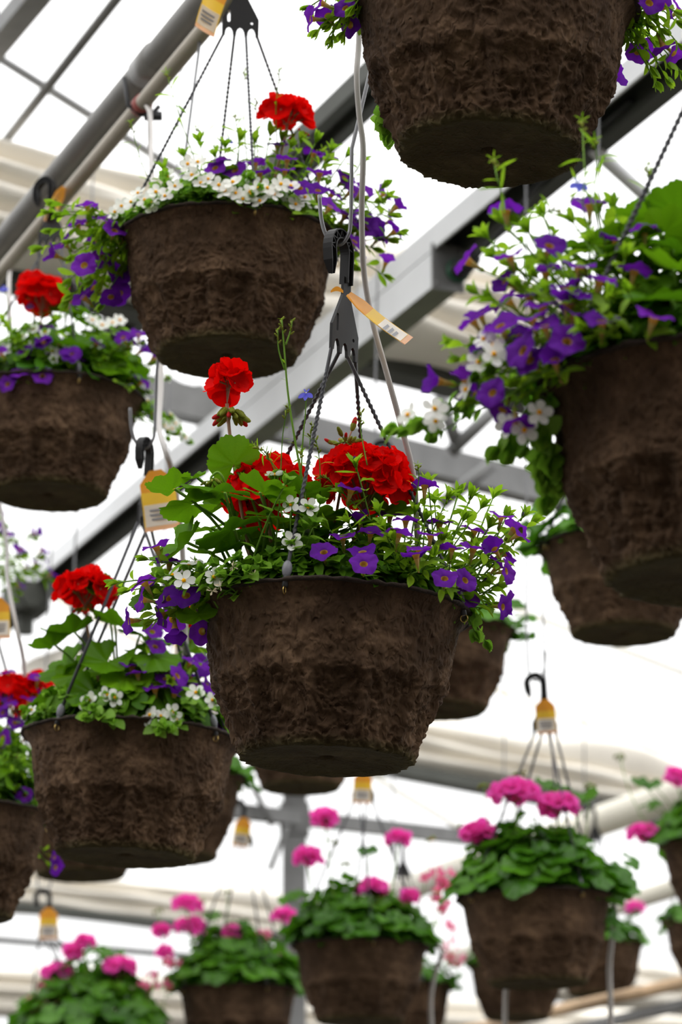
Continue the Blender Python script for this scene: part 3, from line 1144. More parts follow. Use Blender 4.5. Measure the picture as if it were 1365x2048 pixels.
def strand_mesh(p0, p1, r, detail):
    """twisted two-lobed cord with a smooth root at the plate"""
    p0, p1 = V(p0), V(p1)
    mb = MB()
    if not detail:
        mb.tube([p0, p0 + (p1 - p0) * .5, p1], r, 6)
        return mb.mesh('strand', 'strand')
    L = (p1 - p0).length
    t = (p1 - p0).normalized()
    a = t.orthogonal().normalized()
    b = t.cross(a)
    n = int(L / .0011)
    ns = 8
    for i in range(n + 1):
        u = i / n
        tw = u * L / .0072 * math.pi
        k = min(1, max(0, (u - .10) / .04)) * min(1, max(0, (.9 - u) / .04))
        for j in range(ns):
            w = 2 * math.pi * j / ns
            rr_ = r * (1 + k * .30 * math.cos(2 * (w - tw)) - k * .06)
            mb.v.append(tuple(p0 + t * (L * u) + (a * math.cos(w) + b * math.sin(w)) * rr_))
    for i in range(n):
        for j in range(ns):
            j2 = (j + 1) % ns
            mb.f.append((i * ns + j, i * ns + j2, (i + 1) * ns + j2, (i + 1) * ns + j))
            mb.m.append(0)
    return mb.mesh('strand', 'strand')


mb = MB()
mb.ellipsoid((0, 0, 0), (.0062, .0042, .011), 0, 10, 7)
mb.tube([(0, 0, -.008), (0, .001, -.022)], .0036, 8, 1)
CLIP = mb.mesh('clip', ['clip', 'black'])
mb = MB()
mb.tube([(.0045 * math.cos(a), 0, .0045 * math.sin(a)) for a in [2 * math.pi * k / 14 for k in range(15)]], .0007, 5, 0, False)
RING = mb.mesh('wire_ring', 'brass')


def tag_meshes():
    """printed plastic tag hanging down -z, 46 x 78 mm, gently curled"""
    W, H_ = .046, .078
    def sheet(x0, x1, z0, z1, off, mats, rows):
        mb = MB()
        nx, nz = 6, len(rows)
        for i in range(nz + 1):
            z = z0 + (z1 - z0) * i / nz
            for j in range(nx + 1):
                x = x0 + (x1 - x0) * j / nx
                sh = 1.0
                if z > -.016:
                    sh = .35 + .65 * (-z / .016)
                y = off - .012 * (x / W * 2) ** 2 * .4 - .010 * (z / H_) ** 2
                mb.v.append((x * sh, y, z))
        for i in range(nz):
            for j in range(nx):
                a_ = i * (nx + 1) + j
                mb.f.append((a_, a_ + 1, a_ + nx + 2, a_ + nx + 1))
                mb.m.append(rows[i])
        return mb.mesh('tag_sheet', mats)
    base = sheet(-W / 2, W / 2, 0, -H_, 0, ['tag_orange', 'tag_yellow', 'tag_peach'], [0, 0, 0, 0, 0, 1, 1, 1, 1, 1, 1, 1, 1, 2])
    panel = sheet(-W * .46, W * .46, -.044, -.072, -.0006, ['tag_white', 'tag_grey'], [0, 0, 0, 0, 0])
    mb = MB()
    for k, (zz, ww) in enumerate(((-.050, .030), (-.056, .034), (-.0615, .026))):
        for x in (-1,):
            mb.add([(-ww / 2, -.0013 - .010 * (zz / H_) ** 2 - .0016, zz), (ww / 2, -.0013 - .010 * (zz / H_) ** 2 - .0016, zz),
                    (ww / 2, -.0013 - .010 * (zz / H_) ** 2 - .0016, zz - .0032), (-ww / 2, -.0013 - .010 * (zz / H_) ** 2 - .0016, zz - .0032)], [(0, 1, 2, 3)])
    text = mb.mesh('tag_print', 'tag_grey')
    return base, panel, text


TAGM = tag_meshes()


def plant_tag(pos, rot, label, s=1.0):
    o = link_obj('plant_tag', None)
    o.matrix_basis = Matrix.Translation(pos) @ rot.to_4x4() @ Matrix.Diagonal((s, s, s, 1))
    tag(o, label, 'tag', 'printed plant tags on the basket hooks')
    link_obj('tag_sheet', TAGM[0], o)
    p = link_obj('label_panel', TAGM[1], o)
    link_obj('print_line', TAGM[2], p)
    return o


# ------------------------------------------------------------------ baskets
class Basket:
    def __init__(self, label, cx, cy, w, roll=0.0, hi=False, rot=0.0, var=0):
        self.depth = 2 * RR * FPX / w
        self.e = link_obj('hanging_basket', None)
        R_ = Matrix.Rotation(math.radians(roll), 4, 'Y')
        rim = P(cx, cy, self.depth)
        base = rim - (R_ @ V((0, 0, HH)))
        self.e.matrix_basis = Matrix.Translation(base) @ R_
        self.mat = self.e.matrix_basis.copy()
        self.inv = self.mat.inverted()
        tag(self.e, label, 'hanging basket', 'planted hanging baskets')
        rz = Matrix.Rotation(rot, 4, 'Z')
        p = link_obj('pot', (POT_HI if hi else POT_LO)[var % 2], self.e, rz)
        link_obj('rim', RIM_HI if hi else RIM_LO, p)
        link_obj('soil', SOIL, self.e)
        self.parts = {}
        self.hi = hi

    def L(self, px, py, dd=0.0):
        return self.inv @ P(px, py, self.depth + dd)

    def plant(self, name):
        if name not in self.parts:
            self.parts[name] = {'stem': MB(), 'subs': []}
        return self.parts[name]

    def sub(self, plant, name, mesh, mat):
        self.plant(plant)['subs'].append((name, mesh, mat))

    def finish(self):
        # at most 300 leaves of a kind stay single pieces (those nearest the camera); the rest is one mass
        kinds = {}
        for name, d_ in self.parts.items():
            for it in d_['subs']:
                if it[0] == 'leaf':
                    kinds.setdefault(name.split('#')[0], []).append(it)
        drop = set()
        for kn, its in kinds.items():
            if len(its) <= 300:
                continue
            its = sorted(its, key=lambda it: (self.mat @ it[2].translation - CAM).length)
            mb_ = MB()
            mats, mesh_mat = [], {}
            for it in its[300:]:
                drop.add(id(it))
                mn = it[1].materials[0].name
                if mn not in mats:
                    mats.append(mn)
                mb_.add([it[2] @ v.co for v in it[1].vertices], [tuple(p_.vertices) for p_ in it[1].polygons], mats.index(mn))
            me_ = bpy.data.meshes.new('leaf_mass')
            me_.from_pydata(mb_.v, [], mb_.f)
            for mn in mats:
                me_.materials.append(bpy.data.materials[mn])
            me_.polygons.foreach_set('material_index', mb_.m)
            me_.polygons.foreach_set('use_smooth', [True] * len(me_.polygons))
            o_ = link_obj(kn + '_leaf_mass', me_, self.e)
            o_['kind'] = 'stuff'
        for name, d_ in self.parts.items():
            sm = d_['stem']
            if not sm.v:
                sm.tube([(0, 0, HH * .8), (0, 0, HH * .95)], .003, 5)
            name = name.split('#')[0]
            me = sm.mesh(name, ['stem', 'stem_red'])
            po_ = link_obj(name, me, self.e)
            for it in d_['subs']:
                if id(it) in drop:
                    continue
                link_obj(it[0], it[1], po_, it[2])

    def fill(self, mesh, rot=0.0, s=(1, 1, 1)):
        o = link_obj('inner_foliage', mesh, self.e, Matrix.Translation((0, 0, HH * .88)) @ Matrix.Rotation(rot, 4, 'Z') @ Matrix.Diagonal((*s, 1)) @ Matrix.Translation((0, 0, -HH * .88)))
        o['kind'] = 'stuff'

    # ---- hanger
    def hanger(self, foot, yaw, th0, detail=False, r=.0024, flip=False, hs=1.0):
        m = Matrix.Translation(foot) @ Matrix.Rotation(yaw, 4, 'Z') @ Matrix.Diagonal((hs, hs, hs, 1))
        mf = m @ (Matrix.Diagonal((-1, 1, 1, 1)) if flip else Matrix.Identity(4))
        hz = link_obj('hook', HOOK, self.e, mf)
        mi_ = mf.inverted()
        xs = [-.025, -.0085, .0085, .025]
        ats = []
        for k in range(4):
            th = math.radians(th0 + 90 * k)
            ats.append(V((math.sin(th) * (RR - .004), -math.cos(th) * (RR - .004), HH + .006)))
        ux = (m.to_3x3() @ V((1, 0, 0)))
        order = sorted(range(4), key=lambda i: ats[i].dot(ux))
        for s, i in enumerate(order):
            p0 = m @ V((xs[s], 0, -.010))
            link_obj('strand', strand_mesh(p0, ats[i], r, detail), hz, mi_)
            dirv = (p0 - ats[i]).normalized()
            link_obj('clip', CLIP, hz, mi_ @ frame(ats[i] + dirv * .006, V((0, 0, 1)).lerp(dirv, .6)))
            outw = V((ats[i].x, ats[i].y, 0)).normalized()
            link_obj('wire_ring', RING, hz, mi_ @ frame(ats[i] + outw * .003 + V((0, 0, -.020)), V((0, 0, 1)), outw.cross(V((0, 0, 1)))))
        self.hookpt = self.mat @ (m @ V((-.0185 * (-1 if flip else 1), 0, HOOKTOP - .008)))
        self.neck = self.mat @ (m @ V((0, 0, .082)))
        return hz

    # ---- calibrachoa
    def shoot(self, p0, p1, rise=.03, leaves=9, flower=None, kind='calibrachoa', lsize=.022, bare=.25, tip=True, fsize=.028, bud=False):
        p0, p1 = V(p0), V(p1)
        mid = (p0 + p1) / 2 + V((0, 0, rise)) + V((rnd.uniform(-.01, .01), rnd.uniform(-.01, .01), 0))
        pts = bez(p0, mid, p1, 7)
        self.plant(kind)['stem'].tube(pts, .0016, 4, 0, r2=.0009)
        lm = CLEAF if kind.startswith('calibrachoa') else BLEAF
        for i in range(leaves):
            u = bare + (1 - bare) * (i + .5) / max(1, leaves)
            x = u * 7
            k = min(6, int(x))
            p = pts[k].lerp(pts[k + 1], x - k)
            t = (pts[k + 1] - pts[k]).normalized()
            az = i * 2.4 + rnd.uniform(-.4, .4)
            sd = t.orthogonal().normalized()
            sd = Quaternion(t, az) @ sd
            yd = (sd + t * rnd.uniform(.35, .9) + V((0, 0, .15))).normalized()
            nrm = (t * .8 - sd * .2 + V((0, 0, .7)) + V((rnd.uniform(-.3, .3), rnd.uniform(-.3, .3), 0)))
            self.sub(kind, 'leaf', rnd.choice(lm), frame(p, nrm, yd, lsize * rnd.uniform(.75, 1.25)))
        t = (pts[-1] - pts[-2]).normalized()
        if tip:
            for i in range(6):
                sd = Quaternion(t, i * 1.05 + rnd.uniform(-.3, .3)) @ t.orthogonal().normalized()
                yd = (sd * (.35 + .12 * i) + t)
                self.sub(kind, 'leaf', rnd.choice(lm), frame(p1, t * .2 - sd + V((0, 0, .4)), yd, lsize * rnd.uniform(.65, 1.0)))
        if flower is not None:
            self.flower(p1, flower, kind, fsize)
        if bud:
            self.sub(kind, 'bud', CBUD[0], frame(p1, t + V((0, 0, .6)), None, .014))
        return pts

    def flower(self, p, nrm, kind='calibrachoa', fsize=.028):
        nrm = V(nrm).normalized()
        if kind.startswith('calibrachoa'):
            ms = CHALF if rnd.random() < .08 else CFLOW
            fs_ = fsize * rnd.uniform(.9, 1.12)
            self.sub(kind, 'flower', rnd.choice(ms), frame(p, nrm, None, fs_))
        else:
            self.sub(kind, 'flower', rnd.choice(BFLOW), frame(p, nrm, None, fsize * rnd.uniform(.88, 1.1)))

    def calib_at(self, targets, root, fsize=.029, leaves=8, lsize=.022, kind='calibrachoa'):
        """flowers at local points: each at the end of its own leafy shoot from root"""
        for (p, nrm) in targets:
            p = V(p)
            nrm = V(nrm).normalized()
            tail = p - nrm * fsize * .62
            r0 = V(root) + V((rnd.uniform(-.03, .03), rnd.uniform(-.03, .03), 0))
            pts = self.shoot(r0, tail, .035, leaves, None, kind, lsize, tip=False)
            self.flower(p, nrm, kind, fsize)

    # ---- geranium
    def gleaf(self, p, nrm, ydir, size, base=None, meshes=None, kind='geranium', thick=.0019):
        p = V(p)
        me = rnd.choice(meshes or GLEAF)
        self.sub(kind, 'leaf', me, frame(p, nrm, ydir, size))
        b0 = V(base) if base is not None else V((p.x * .3, p.y * .3, HH * .9))
        pts = bez(b0, V((b0.x * .5 + p.x * .5, b0.y * .5 + p.y * .5, max(b0.z, p.z) - .01)) - V(nrm).normalized() * .02, p, 6)
        self.plant(kind)['stem'].tube(pts, thick, 5, 0)

    def head(self, c, rx, rz, n, base=None, meshes=None, kind='geranium', fsize=.026, flat=0.25, stem_mi=1, ry=None):
        """umbel: florets on a dome"""
        c = V(c)
        meshes = meshes or FLORET
        ry = ry or rx
        k = 0
        sm = self.plant(kind)['stem']
        foot = c - V((0, 0, rz * 1.1))
        for i in range(n):
            zf = 1 - (i + .5) / n * (1 + flat * 1.5)
            rr_ = math.sqrt(max(0, 1 - zf * zf))
            a = i * 2.39996 + rnd.uniform(-.2, .2)
            d_ = V((rr_ * math.cos(a), rr_ * math.sin(a), zf))
            jt = rnd.uniform(.86, 1.04)
            p = c + V((d_.x * rx * jt, d_.y * ry * jt, d_.z * rz * jt))
            nrm = V((d_.x, d_.y, d_.z + .25)) + V((rnd.uniform(-.35, .35), rnd.uniform(-.35, .35), rnd.uniform(-.3, .3)))
            self.sub(kind, 'floret', rnd.choice(meshes), frame(p, nrm, None, fsize * rnd.uniform(.9, 1.2)))
            if i % 2 == 0:
                sm.tube([foot, p - nrm.normalized() * fsize * .3], .0008, 3, stem_mi, False)
        b0 = V(base) if base is not None else V((c.x * .3, c.y * .3, HH * .9))
        sm.tube(bez(b0, V((c.x * .8 + b0.x * .2, c.y * .8 + b0.y * .2, b0.z * .4 + foot.z * .6)), foot, 7), .0021, 6, stem_mi)

    def buds(self, c, n, size=.016, down=True, kind='geranium', red=.5, spread=.011):
        c = V(c)
        sm = self.plant(kind)['stem']
        for i in range(n):
            a = i * 2.4
            dz = rnd.uniform(-1.2, -.35) if down else rnd.uniform(.1, .9)
            d_ = V((math.cos(a), math.sin(a), dz)).normalized()
            p = c + V((math.cos(a) * spread * rnd.uniform(.4, 1), math.sin(a) * spread * rnd.uniform(.4, 1), rnd.uniform(-.006, .004)))
            self.sub(kind, 'bud', BUD[0] if rnd.random() < red else BUD[1], frame(p, d_, None, size * rnd.uniform(.75, 1.15)))
            sm.tube([c, p], .0008, 4, 0, False)

    # ---- lobelia wisps
    def wisp(self, pts, leaves=7, flower=False, kind='lobelia', lsize=.03, tipbuds=True, r=.0011):
        path = smooth_path(pts, 6)
        self.plant(kind)['stem'].tube(path, r, 5, 0, r2=r * .6)
        n = len(path)
        for i in range(leaves):
            k = int(n * (.15 + .75 * (i + rnd.random() * .6) / leaves))
            k = min(n - 2, k)
            t = (path[k + 1] - path[k]).normalized()
            sd = Quaternion(t, i * 2.4 + rnd.random()) @ t.orthogonal().normalized()
            self.sub(kind, 'leaf', rnd.choice(LLEAF), frame(path[k], t - sd * .6, sd + t * .7, lsize * rnd.uniform(.5, 1.05)))
        t = (path[-1] - path[-3]).normalized()
        if flower:
            self.sub(kind, 'flower', LFLOW[0], frame(path[-1], V((rnd.uniform(-.4, .4), -1, .35)), V((0, 0, 1)), .021))
        elif tipbuds:
            for i in range(5):
                sd = Quaternion(t, i * 1.3) @ t.orthogonal().normalized()
                self.sub(kind, 'leaf', LLEAF[1], frame(path[-1], t - sd * .6, sd * .6 + t, lsize * .35))
                self.sub(kind, 'bud', BUD[1], frame(path[-1] - t * .004 * i, sd + t, None, .006))


def lvec(b, dxpx, dypx):
    """direction in the picture plane (right, up) in local axes"""
    return (b.mat.to_3x3().inverted() @ (RGT * dxpx + UPV * dypx)).normalized()


UP = V((0, 0, 1))
TOCAM = V((0, -1, -.25)).normalized()


def rdir(th):
    """angle measured from the front (towards camera), positive to the right"""
    th = math.radians(th)
    return V((math.sin(th), -math.cos(th), 0))


def calib_clump(b, th0, th1, n, r0=.05, reach=(.11, .2), z=(-.02, .1), pf=.5, leaves=8, fsize=.028, lsize=.019, trail=0.0):
    for i in range(n):
        th = rnd.uniform(th0, th1)
        d_ = rdir(th)
        R_ = rnd.uniform(*reach)
        start = d_ * r0 * rnd.uniform(.5, 1.3) + V((0, 0, HH * .9))
        zz = HH + rnd.uniform(*z) - trail * rnd.random() * max(0, R_ - .16) * 3
        if R_ < RR * 1.05:
            zz = max(zz, HH + .012)
        end = d_ * R_ + V((0, 0, zz))
        f = rnd.random() < pf
        nrm = (d_ * rnd.uniform(.3, 1.0) + UP * rnd.uniform(.25, 1.0) + V((rnd.uniform(-.5, .5), rnd.uniform(-.5, .3), 0)))
        rise = .05 if R_ > .15 else .02
        if f:
            b.shoot(start, end, rise, leaves, None, lsize=lsize, tip=True)
            b.flower(end + nrm.normalized() * fsize * .6, nrm, 'calibrachoa', fsize)
        else:
            b.shoot(start, end, rise, leaves, None, lsize=lsize, tip=True, bud=rnd.random() < .3)


def bacopa_clump(b, th0, th1, n, r0=.08, reach=(.13, .19), z=(-.01, .04), pf=.7, leaves=6, fsize=.018, lsize=.015):
    for i in range(n):
        th = rnd.uniform(th0, th1)
        d_ = rdir(th)
        R_ = rnd.uniform(*reach)
        start = d_ * r0 * rnd.uniform(.6, 1.2) + V((0, 0, HH * .9))
        zz = HH + rnd.uniform(*z)
        if R_ < RR * 1.05:
            zz = max(zz, HH + .01)
        end = d_ * R_ + V((0, 0, zz))
        b.shoot(start, end, .03, leaves, None, kind='bacopa', lsize=lsize)
        if rnd.random() < pf:
            nrm = d_ + UP * rnd.uniform(.0, .6) + V((rnd.uniform(-.5, .5), rnd.uniform(-.6, .2), 0))
            b.flower(end + nrm.normalized() * .006, nrm, 'bacopa', fsize)


def geranium_clump(b, n, c=(0, 0), spread=.1, z=(.05, .16), size=(.028, .045), meshes=None, kind='geranium'):
    for i in range(n):
        a = i * 2.39996 + rnd.uniform(-.3, .3)
        u = math.sqrt((i + .5) / n)
        x, y = c[0] + math.cos(a) * u * spread, c[1] + math.sin(a) * u * spread
        zz = HH + z[0] + (z[1] - z[0]) * (1 - u * u) * rnd.uniform(.6, 1.1) + rnd.uniform(0, .01)
        out = V((math.cos(a), math.sin(a), 0))
        nrm = UP + out * (u * 1.1) + V((rnd.uniform(-.35, .35), rnd.uniform(-.35, .35), 0))
        b.gleaf((x, y, zz), nrm, out + V((rnd.uniform(-.4, .4), rnd.uniform(-.4, .4), -.1)), rnd.uniform(*size), (c[0] * .5 + x * .25, c[1] * .5 + y * .25, HH * .9), meshes, kind)


# ================================================================== the baskets of the photograph
# ---- centre basket (in focus)
D = Basket('centre basket in sharp focus with red geraniums, violet trumpet flowers and white bacopa', 665, 1226, 555, 2.2, True, .35, 0)
D.fill(FILL[0], .4, (1, 1, .95))
D.fill(FILLC[0], 2.4, (1.04, 1.04, 1.05))
D.fill(FILL[1], 1.1, (.95, .95, 1.2))
D.hanger(D.L(688, 690, 0), math.radians(60), -19, True, .0023, hs=1.12)
# violet trumpets: (px, py, depth offset, normal as right / toward camera / up)
dfl = [(648, 1103, -.10, (-.15, 1, .75)), (728, 1127, -.13, (0, 1, .55)), (725, 1102, -.10, (-.2, .7, 1)), (890, 1156, -.11, (0, 1, .6)),
       (932, 1160, -.08, (.6, .9, .3)), (990, 1098, -.04, (-.5, 1, .5)), (1008, 1214, -.02, (.9, .6, -.15)), (1020, 1206, .01, (1, .2, 0)),
       (686, 1072, -.06, (-.1, .45, 1)), (742, 1064, -.05, (.1, .6, 1)), (812, 1040, -.03, (0, .2, 1)), (798, 1066, -.07, (.1, .1, 1)),
       (861, 1069, -.06, (0, .25, 1)), (832, 1108, -.11, (-.2, .1, 1)), (838, 1098, -.09, (-.1, .35, 1)), (905, 1096, -.06, (.1, .05, 1)), (948, 1095, -.03, (.2, .3, 1)),
       (1004, 1032, .02, (.2, .3, 1)), (1040, 1066, .01, (.8, .3, .6)), (1030, 1058, .04, (.6, -.2, .8)), (850, 970, .03, (0, -.05, 1)),
       (703, 978, -.03, (.2, .3, 1)), (1015, 1142, -.02, (.9, .5, .1)), (1000, 1130, .02, (.6, .2, .6)), (720, 1040, -.02, (-.2, .4, 1)),
       (880, 1045, .05, (0, .2, 1)), (950, 1060, .06, (.2, .2, 1)), (1012, 1105, .06, (.8, 0, .5)), (935, 1190, .0, (.5, .7, 0)), (780, 1030, .04, (0, .2, 1))]
droot = D.L(830, 1180, -.01)
D.calib_at([(D.L(x, y, dz - .045), V((n_[0], -n_[1], n_[2]))) for x, y, dz, n_ in dfl], V((droot.x, droot.y, HH * .9)), .033, 5)
dfl = [(312, 1092, -.06, (-.4, .2, 1)), (340, 1122, -.05, (.1, .5, 1)), (288, 1164, -.02, (-.6, .1, .9)), (283, 1199, -.05, (-1, .3, .1)),
       (256, 1242, -.03, (-1, .3, -.15)), (300, 1168, 0, (-.5, .4, .5)), (322, 1232, -.05, (-.9, .2, -.5)), (350, 1262, -.06, (.1, .25, -1)),
       (372, 1190, -.09, (-.1, 1, .5)), (338, 1195, -.06, (-.5, .8, .4)), (404, 1263, -.03, (-.3, .8, -.3)), (345, 1240, .02, (-.2, .6, -.5))]
lroot = D.L(470, 1190, -.06)
D.calib_at([(D.L(x, y, dz), V((n_[0], -n_[1], n_[2]))) for x, y, dz, n_ in dfl], V((lroot.x, lroot.y, HH * .9)), .034, 4, kind='calibrachoa#3')
# leafy shoot tips standing above the violet flowers
for (x, y, dz) in [(713, 935, -.09), (858, 975, .0), (895, 1000, .0), (915, 995, .02), (940, 1000, .03), (960, 1020, 0), (985, 1000, .04), (1010, 1040, .02),
                   (1045, 1035, .03), (760, 1030, -.10), (830, 1030, -.04), (870, 1010, .03), (925, 1045, -.02), (975, 1060, -.02), (1030, 1085, -.01), (790, 1085, -.12), (770, 1060, -.12),
                   (900, 1130, -.10), (960, 1170, -.05), (985, 1180, -.03), (965, 1215, -.02), (945, 1105, -.06), (1000, 1165, -.03), (860, 1120, -.11), (700, 1050, -.1), (690, 990, -.07),
                   (660, 1060, -.08), (820, 1135, -.12), (880, 1085, -.09), (1060, 1050, .03), (850, 1045, -.06)]:
    D.shoot(V((droot.x + rnd.uniform(-.04, .05), droot.y + rnd.uniform(-.03, .03), HH * .9)), D.L(x, y, dz), .012, 10, None, 'calibrachoa#2' if x % 2 else 'calibrachoa#4', .0235, .35, bud=rnd.random() < .25)
for (x, y, dz) in [(240, 1165, -.02), (300, 1120, -.05), (265, 1180, 0), (335, 1150, -.05), (310, 1240, -.04), (365, 1215, -.06)]:
    D.shoot(V((lroot.x, lroot.y, HH * .9)), D.L(x, y, dz), .03, 8, None, 'calibrachoa#3', .021, .3)
# white bacopa
broot = D.L(600, 1160, -.09)
for (x, y, dz, n_) in [(582, 1009, -.12, (-.5, 1, .2)), (617, 1014, -.12, (.2, 1, .1)), (584, 1083, -.13, (.1, 1, .1)), (550, 950, -.06, (0, .1, 1))]:
    p = D.L(x, y, dz)
    D.shoot(V((broot.x, broot.y, HH * .9)), p + V((0, .006, -.006)), .0, 7, None, 'bacopa', .017, .3)
    D.flower(p, V((n_[0], -n_[1], n_[2])), 'bacopa', .0245)
broot = D.L(500, 1180, -.1)
for (x, y, dz, n_) in [(368, 1161, -.12, (0, 1, .2)), (428, 1154, -.13, (.1, 1, .1)), (378, 1128, -.1, (0, .15, 1)), (396, 1125, -.09, (.2, .1, 1)), (345, 1150, -.08, (-.6, .5, .5))]:
    p = D.L(x, y, dz)
    D.shoot(V((broot.x, broot.y, HH * .9)), p + V((.004, .008, -.004)), .01, 8, None, 'bacopa', .018, .2)
    D.flower(p, V((n_[0], -n_[1], n_[2])), 'bacopa', .026)
for (x, y, dz) in [(480, 1120, -.12), (520, 1130, -.13), (545, 1135, -.13), (455, 1150, -.13), (330, 1150, -.1), (410, 1140, -.1), (625, 1055, -.12), (570, 970, -.12), (560, 985, -.1), (640, 1010, -.1), (610, 1060, -.12), (545, 1115, -.11), (970, 1280, -.02), (950, 1262, -.04), (500, 1145, -.14), (440, 1130, -.12)]:
    D.shoot(V((broot.x + rnd.uniform(-.02, .05), broot.y + rnd.uniform(0, .04), HH * .9)) if x < 900 else D.L(900, 1200, -.02), D.L(x, y, dz), .015, 7, None, 'bacopa' if x < 900 else 'bacopa#2', .018, .25)
for (x, y) in [(466, 1133), (508, 1150), (440, 1172), (425, 1182)]:
    D.sub('bacopa', 'wilted_flower', WILT[0], frame(D.L(x, y, -.14), V((.2, -1, .5)), None, .014))
# geranium leaves: px, py of the petiole joint, depth, normal (right, toward camera, up), tip direction in picture, radius
groot = D.L(520, 1170, .0)
gr = V((groot.x, groot.y, HH * .9))
for (x, y, dz, n_, td, s) in [(468, 935, -.02, (0, -.8, .55), (0, 1), .033), (350, 978, -.04, (-.25, -.1, 1), (-1, .1), .030), (450, 985, -.07, (.12, .12, 1), (-.4, -.1), .046),
                              (390, 1008, -.03, (-.25, -.12, 1), (-.8, -.1), .038), (455, 1010, .03, (.1, .9, .3), (.2, .5), .035), (520, 985, -.10, (.25, -.1, 1), (.6, .2), .036),
                              (590, 985, -.05, (.3, .0, 1), (1, 0), .036), (470, 1060, -.08, (-.35, .0, 1), (-.7, -.3), .044), (375, 1085, -.02, (-.8, .4, .6), (-.6, -.9), .040),
                              (540, 1035, -.06, (.1, .15, 1), (.3, -.2), .042), (610, 1035, -.04, (.2, .1, 1), (.5, .1), .040), (700, 1035, -.03, (.2, .15, 1), (.6, .2), .045),
                              (760, 1025, .0, (.2, .1, 1), (.8, .2), .038), (445, 1105, -.06, (-.2, .3, 1), (-.5, -.5), .036), (500, 1080, .02, (0, .3, 1), (-.3, -.3), .042),
                              (560, 1075, .02, (0, .4, 1), (0, -.5), .042), (640, 1085, .02, (0, .3, 1), (.3, -.4), .040), (600, 1110, -.02, (.1, .5, 1), (.3, -.4), .034),
                              (420, 1060, .04, (-.2, .4, 1), (-.6, -.3), .038), (395, 955, -.05, (-.3, .4, 1), (-.8, .3), .016), (720, 1075, .05, (.2, .4, 1), (.5, -.3), .038), (300, 1200, -.02, (-.4, .8, .6), (-.4, .5), .024), (395, 1225, -.06, (-.2, .8, .5), (.3, -.6), .026)]:
    D.gleaf(D.L(x, y, dz), V((n_[0], -n_[1], n_[2])), lvec(D, *td), s, gr + V((rnd.uniform(-.03, .05), rnd.uniform(-.03, .03), 0)))
gb = V((groot.x + .03, groot.y + .01, HH * .9))
D.head(D.L(730, 962, -.01), .047, .034, 48, gb + V((.03, 0, 0)), fsize=.036, flat=.30)
D.head(D.L(540, 975, .0), .038, .031, 32, gb, fsize=.034, flat=.35)
D.head(D.L(480, 1000, .04), .016, .022, 9, gb, fsize=.033)
D.head(D.L(525, 1045, .03), .018, .012, 8, gb, fsize=.033)
D.head(D.L(456, 772, .0), .0135, .020, 7, gb + V((-.02, 0, 0)), fsize=.036, flat=.1)
D.buds(D.L(463, 822, .0), 17, .017, True, red=.45, spread=.012)
D.buds(D.L(690, 883, -.01), 12, .013, False, red=.5, spread=.014)
D.sub('geranium', 'bud', BUD[0], frame(D.L(704, 862, -.01), lvec(D, .3, 1), None, .017))
D.plant('geranium')['stem'].tube([D.L(692, 890, -.01), D.L(704, 862, -.01)], .0012, 5, 1)
D.plant('geranium')['stem'].tube(bez(gb + V((.03, 0, 0)), D.L(690, 1000, -.01), D.L(690, 886, -.01), 6), .0018, 5, 1)
D.buds(D.L(424, 962, -.05), 9, .010, True, red=0.0, spread=.007)
D.plant('geranium')['stem'].tube(smooth_path([D.L(470, 1030, -.03), D.L(450, 965, -.05), D.L(437, 945, -.05), D.L(424, 953, -.05), D.L(422, 962, -.05)]), .0016, 5, 0)
# lobelia wisps
lo = V((0, 0, .0))
D.wisp([D.L(640, 1130, -.05), D.L(601, 940, -.06), D.L(578, 800, -.06), D.L(569, 700, -.06), D.L(564, 640, -.06)], 6, False, lsize=.016, r=.0016)
D.wisp([D.L(570, 740, -.06), D.L(558, 700, -.06), D.L(556, 660, -.06)], 1, False, lsize=.013)
D.wisp([D.L(572, 690, -.06), D.L(582, 660, -.06), D.L(585, 642, -.06)], 1, False, lsize=.012)
D.wisp([D.L(600, 1000, -.05), D.L(606, 880, -.05), D.L(611, 830, -.05), D.L(613, 786, -.05)], 1, True, lsize=.016)
for pl in [[(560, 1000), (565, 880), (575, 815)], [(610, 1010), (619, 900), (624, 850)], [(735, 930), (722, 860), (724, 825)], [(590, 985), (540, 920), (508, 890)], [(640, 1010), (640, 930), (633, 880)],
           [(690, 1000), (660, 960), (640, 955)], [(830, 1010), (838, 960), (836, 930)], [(600, 980), (600, 930), (602, 900)], [(570, 990), (545, 930), (528, 900)]]:
    D.wisp([D.L(x, y, rnd.uniform(-.08, -.04)) for x, y in pl], 5, False, lsize=.018, r=.0008)
D.finish()
print('D hook', D.hookpt)

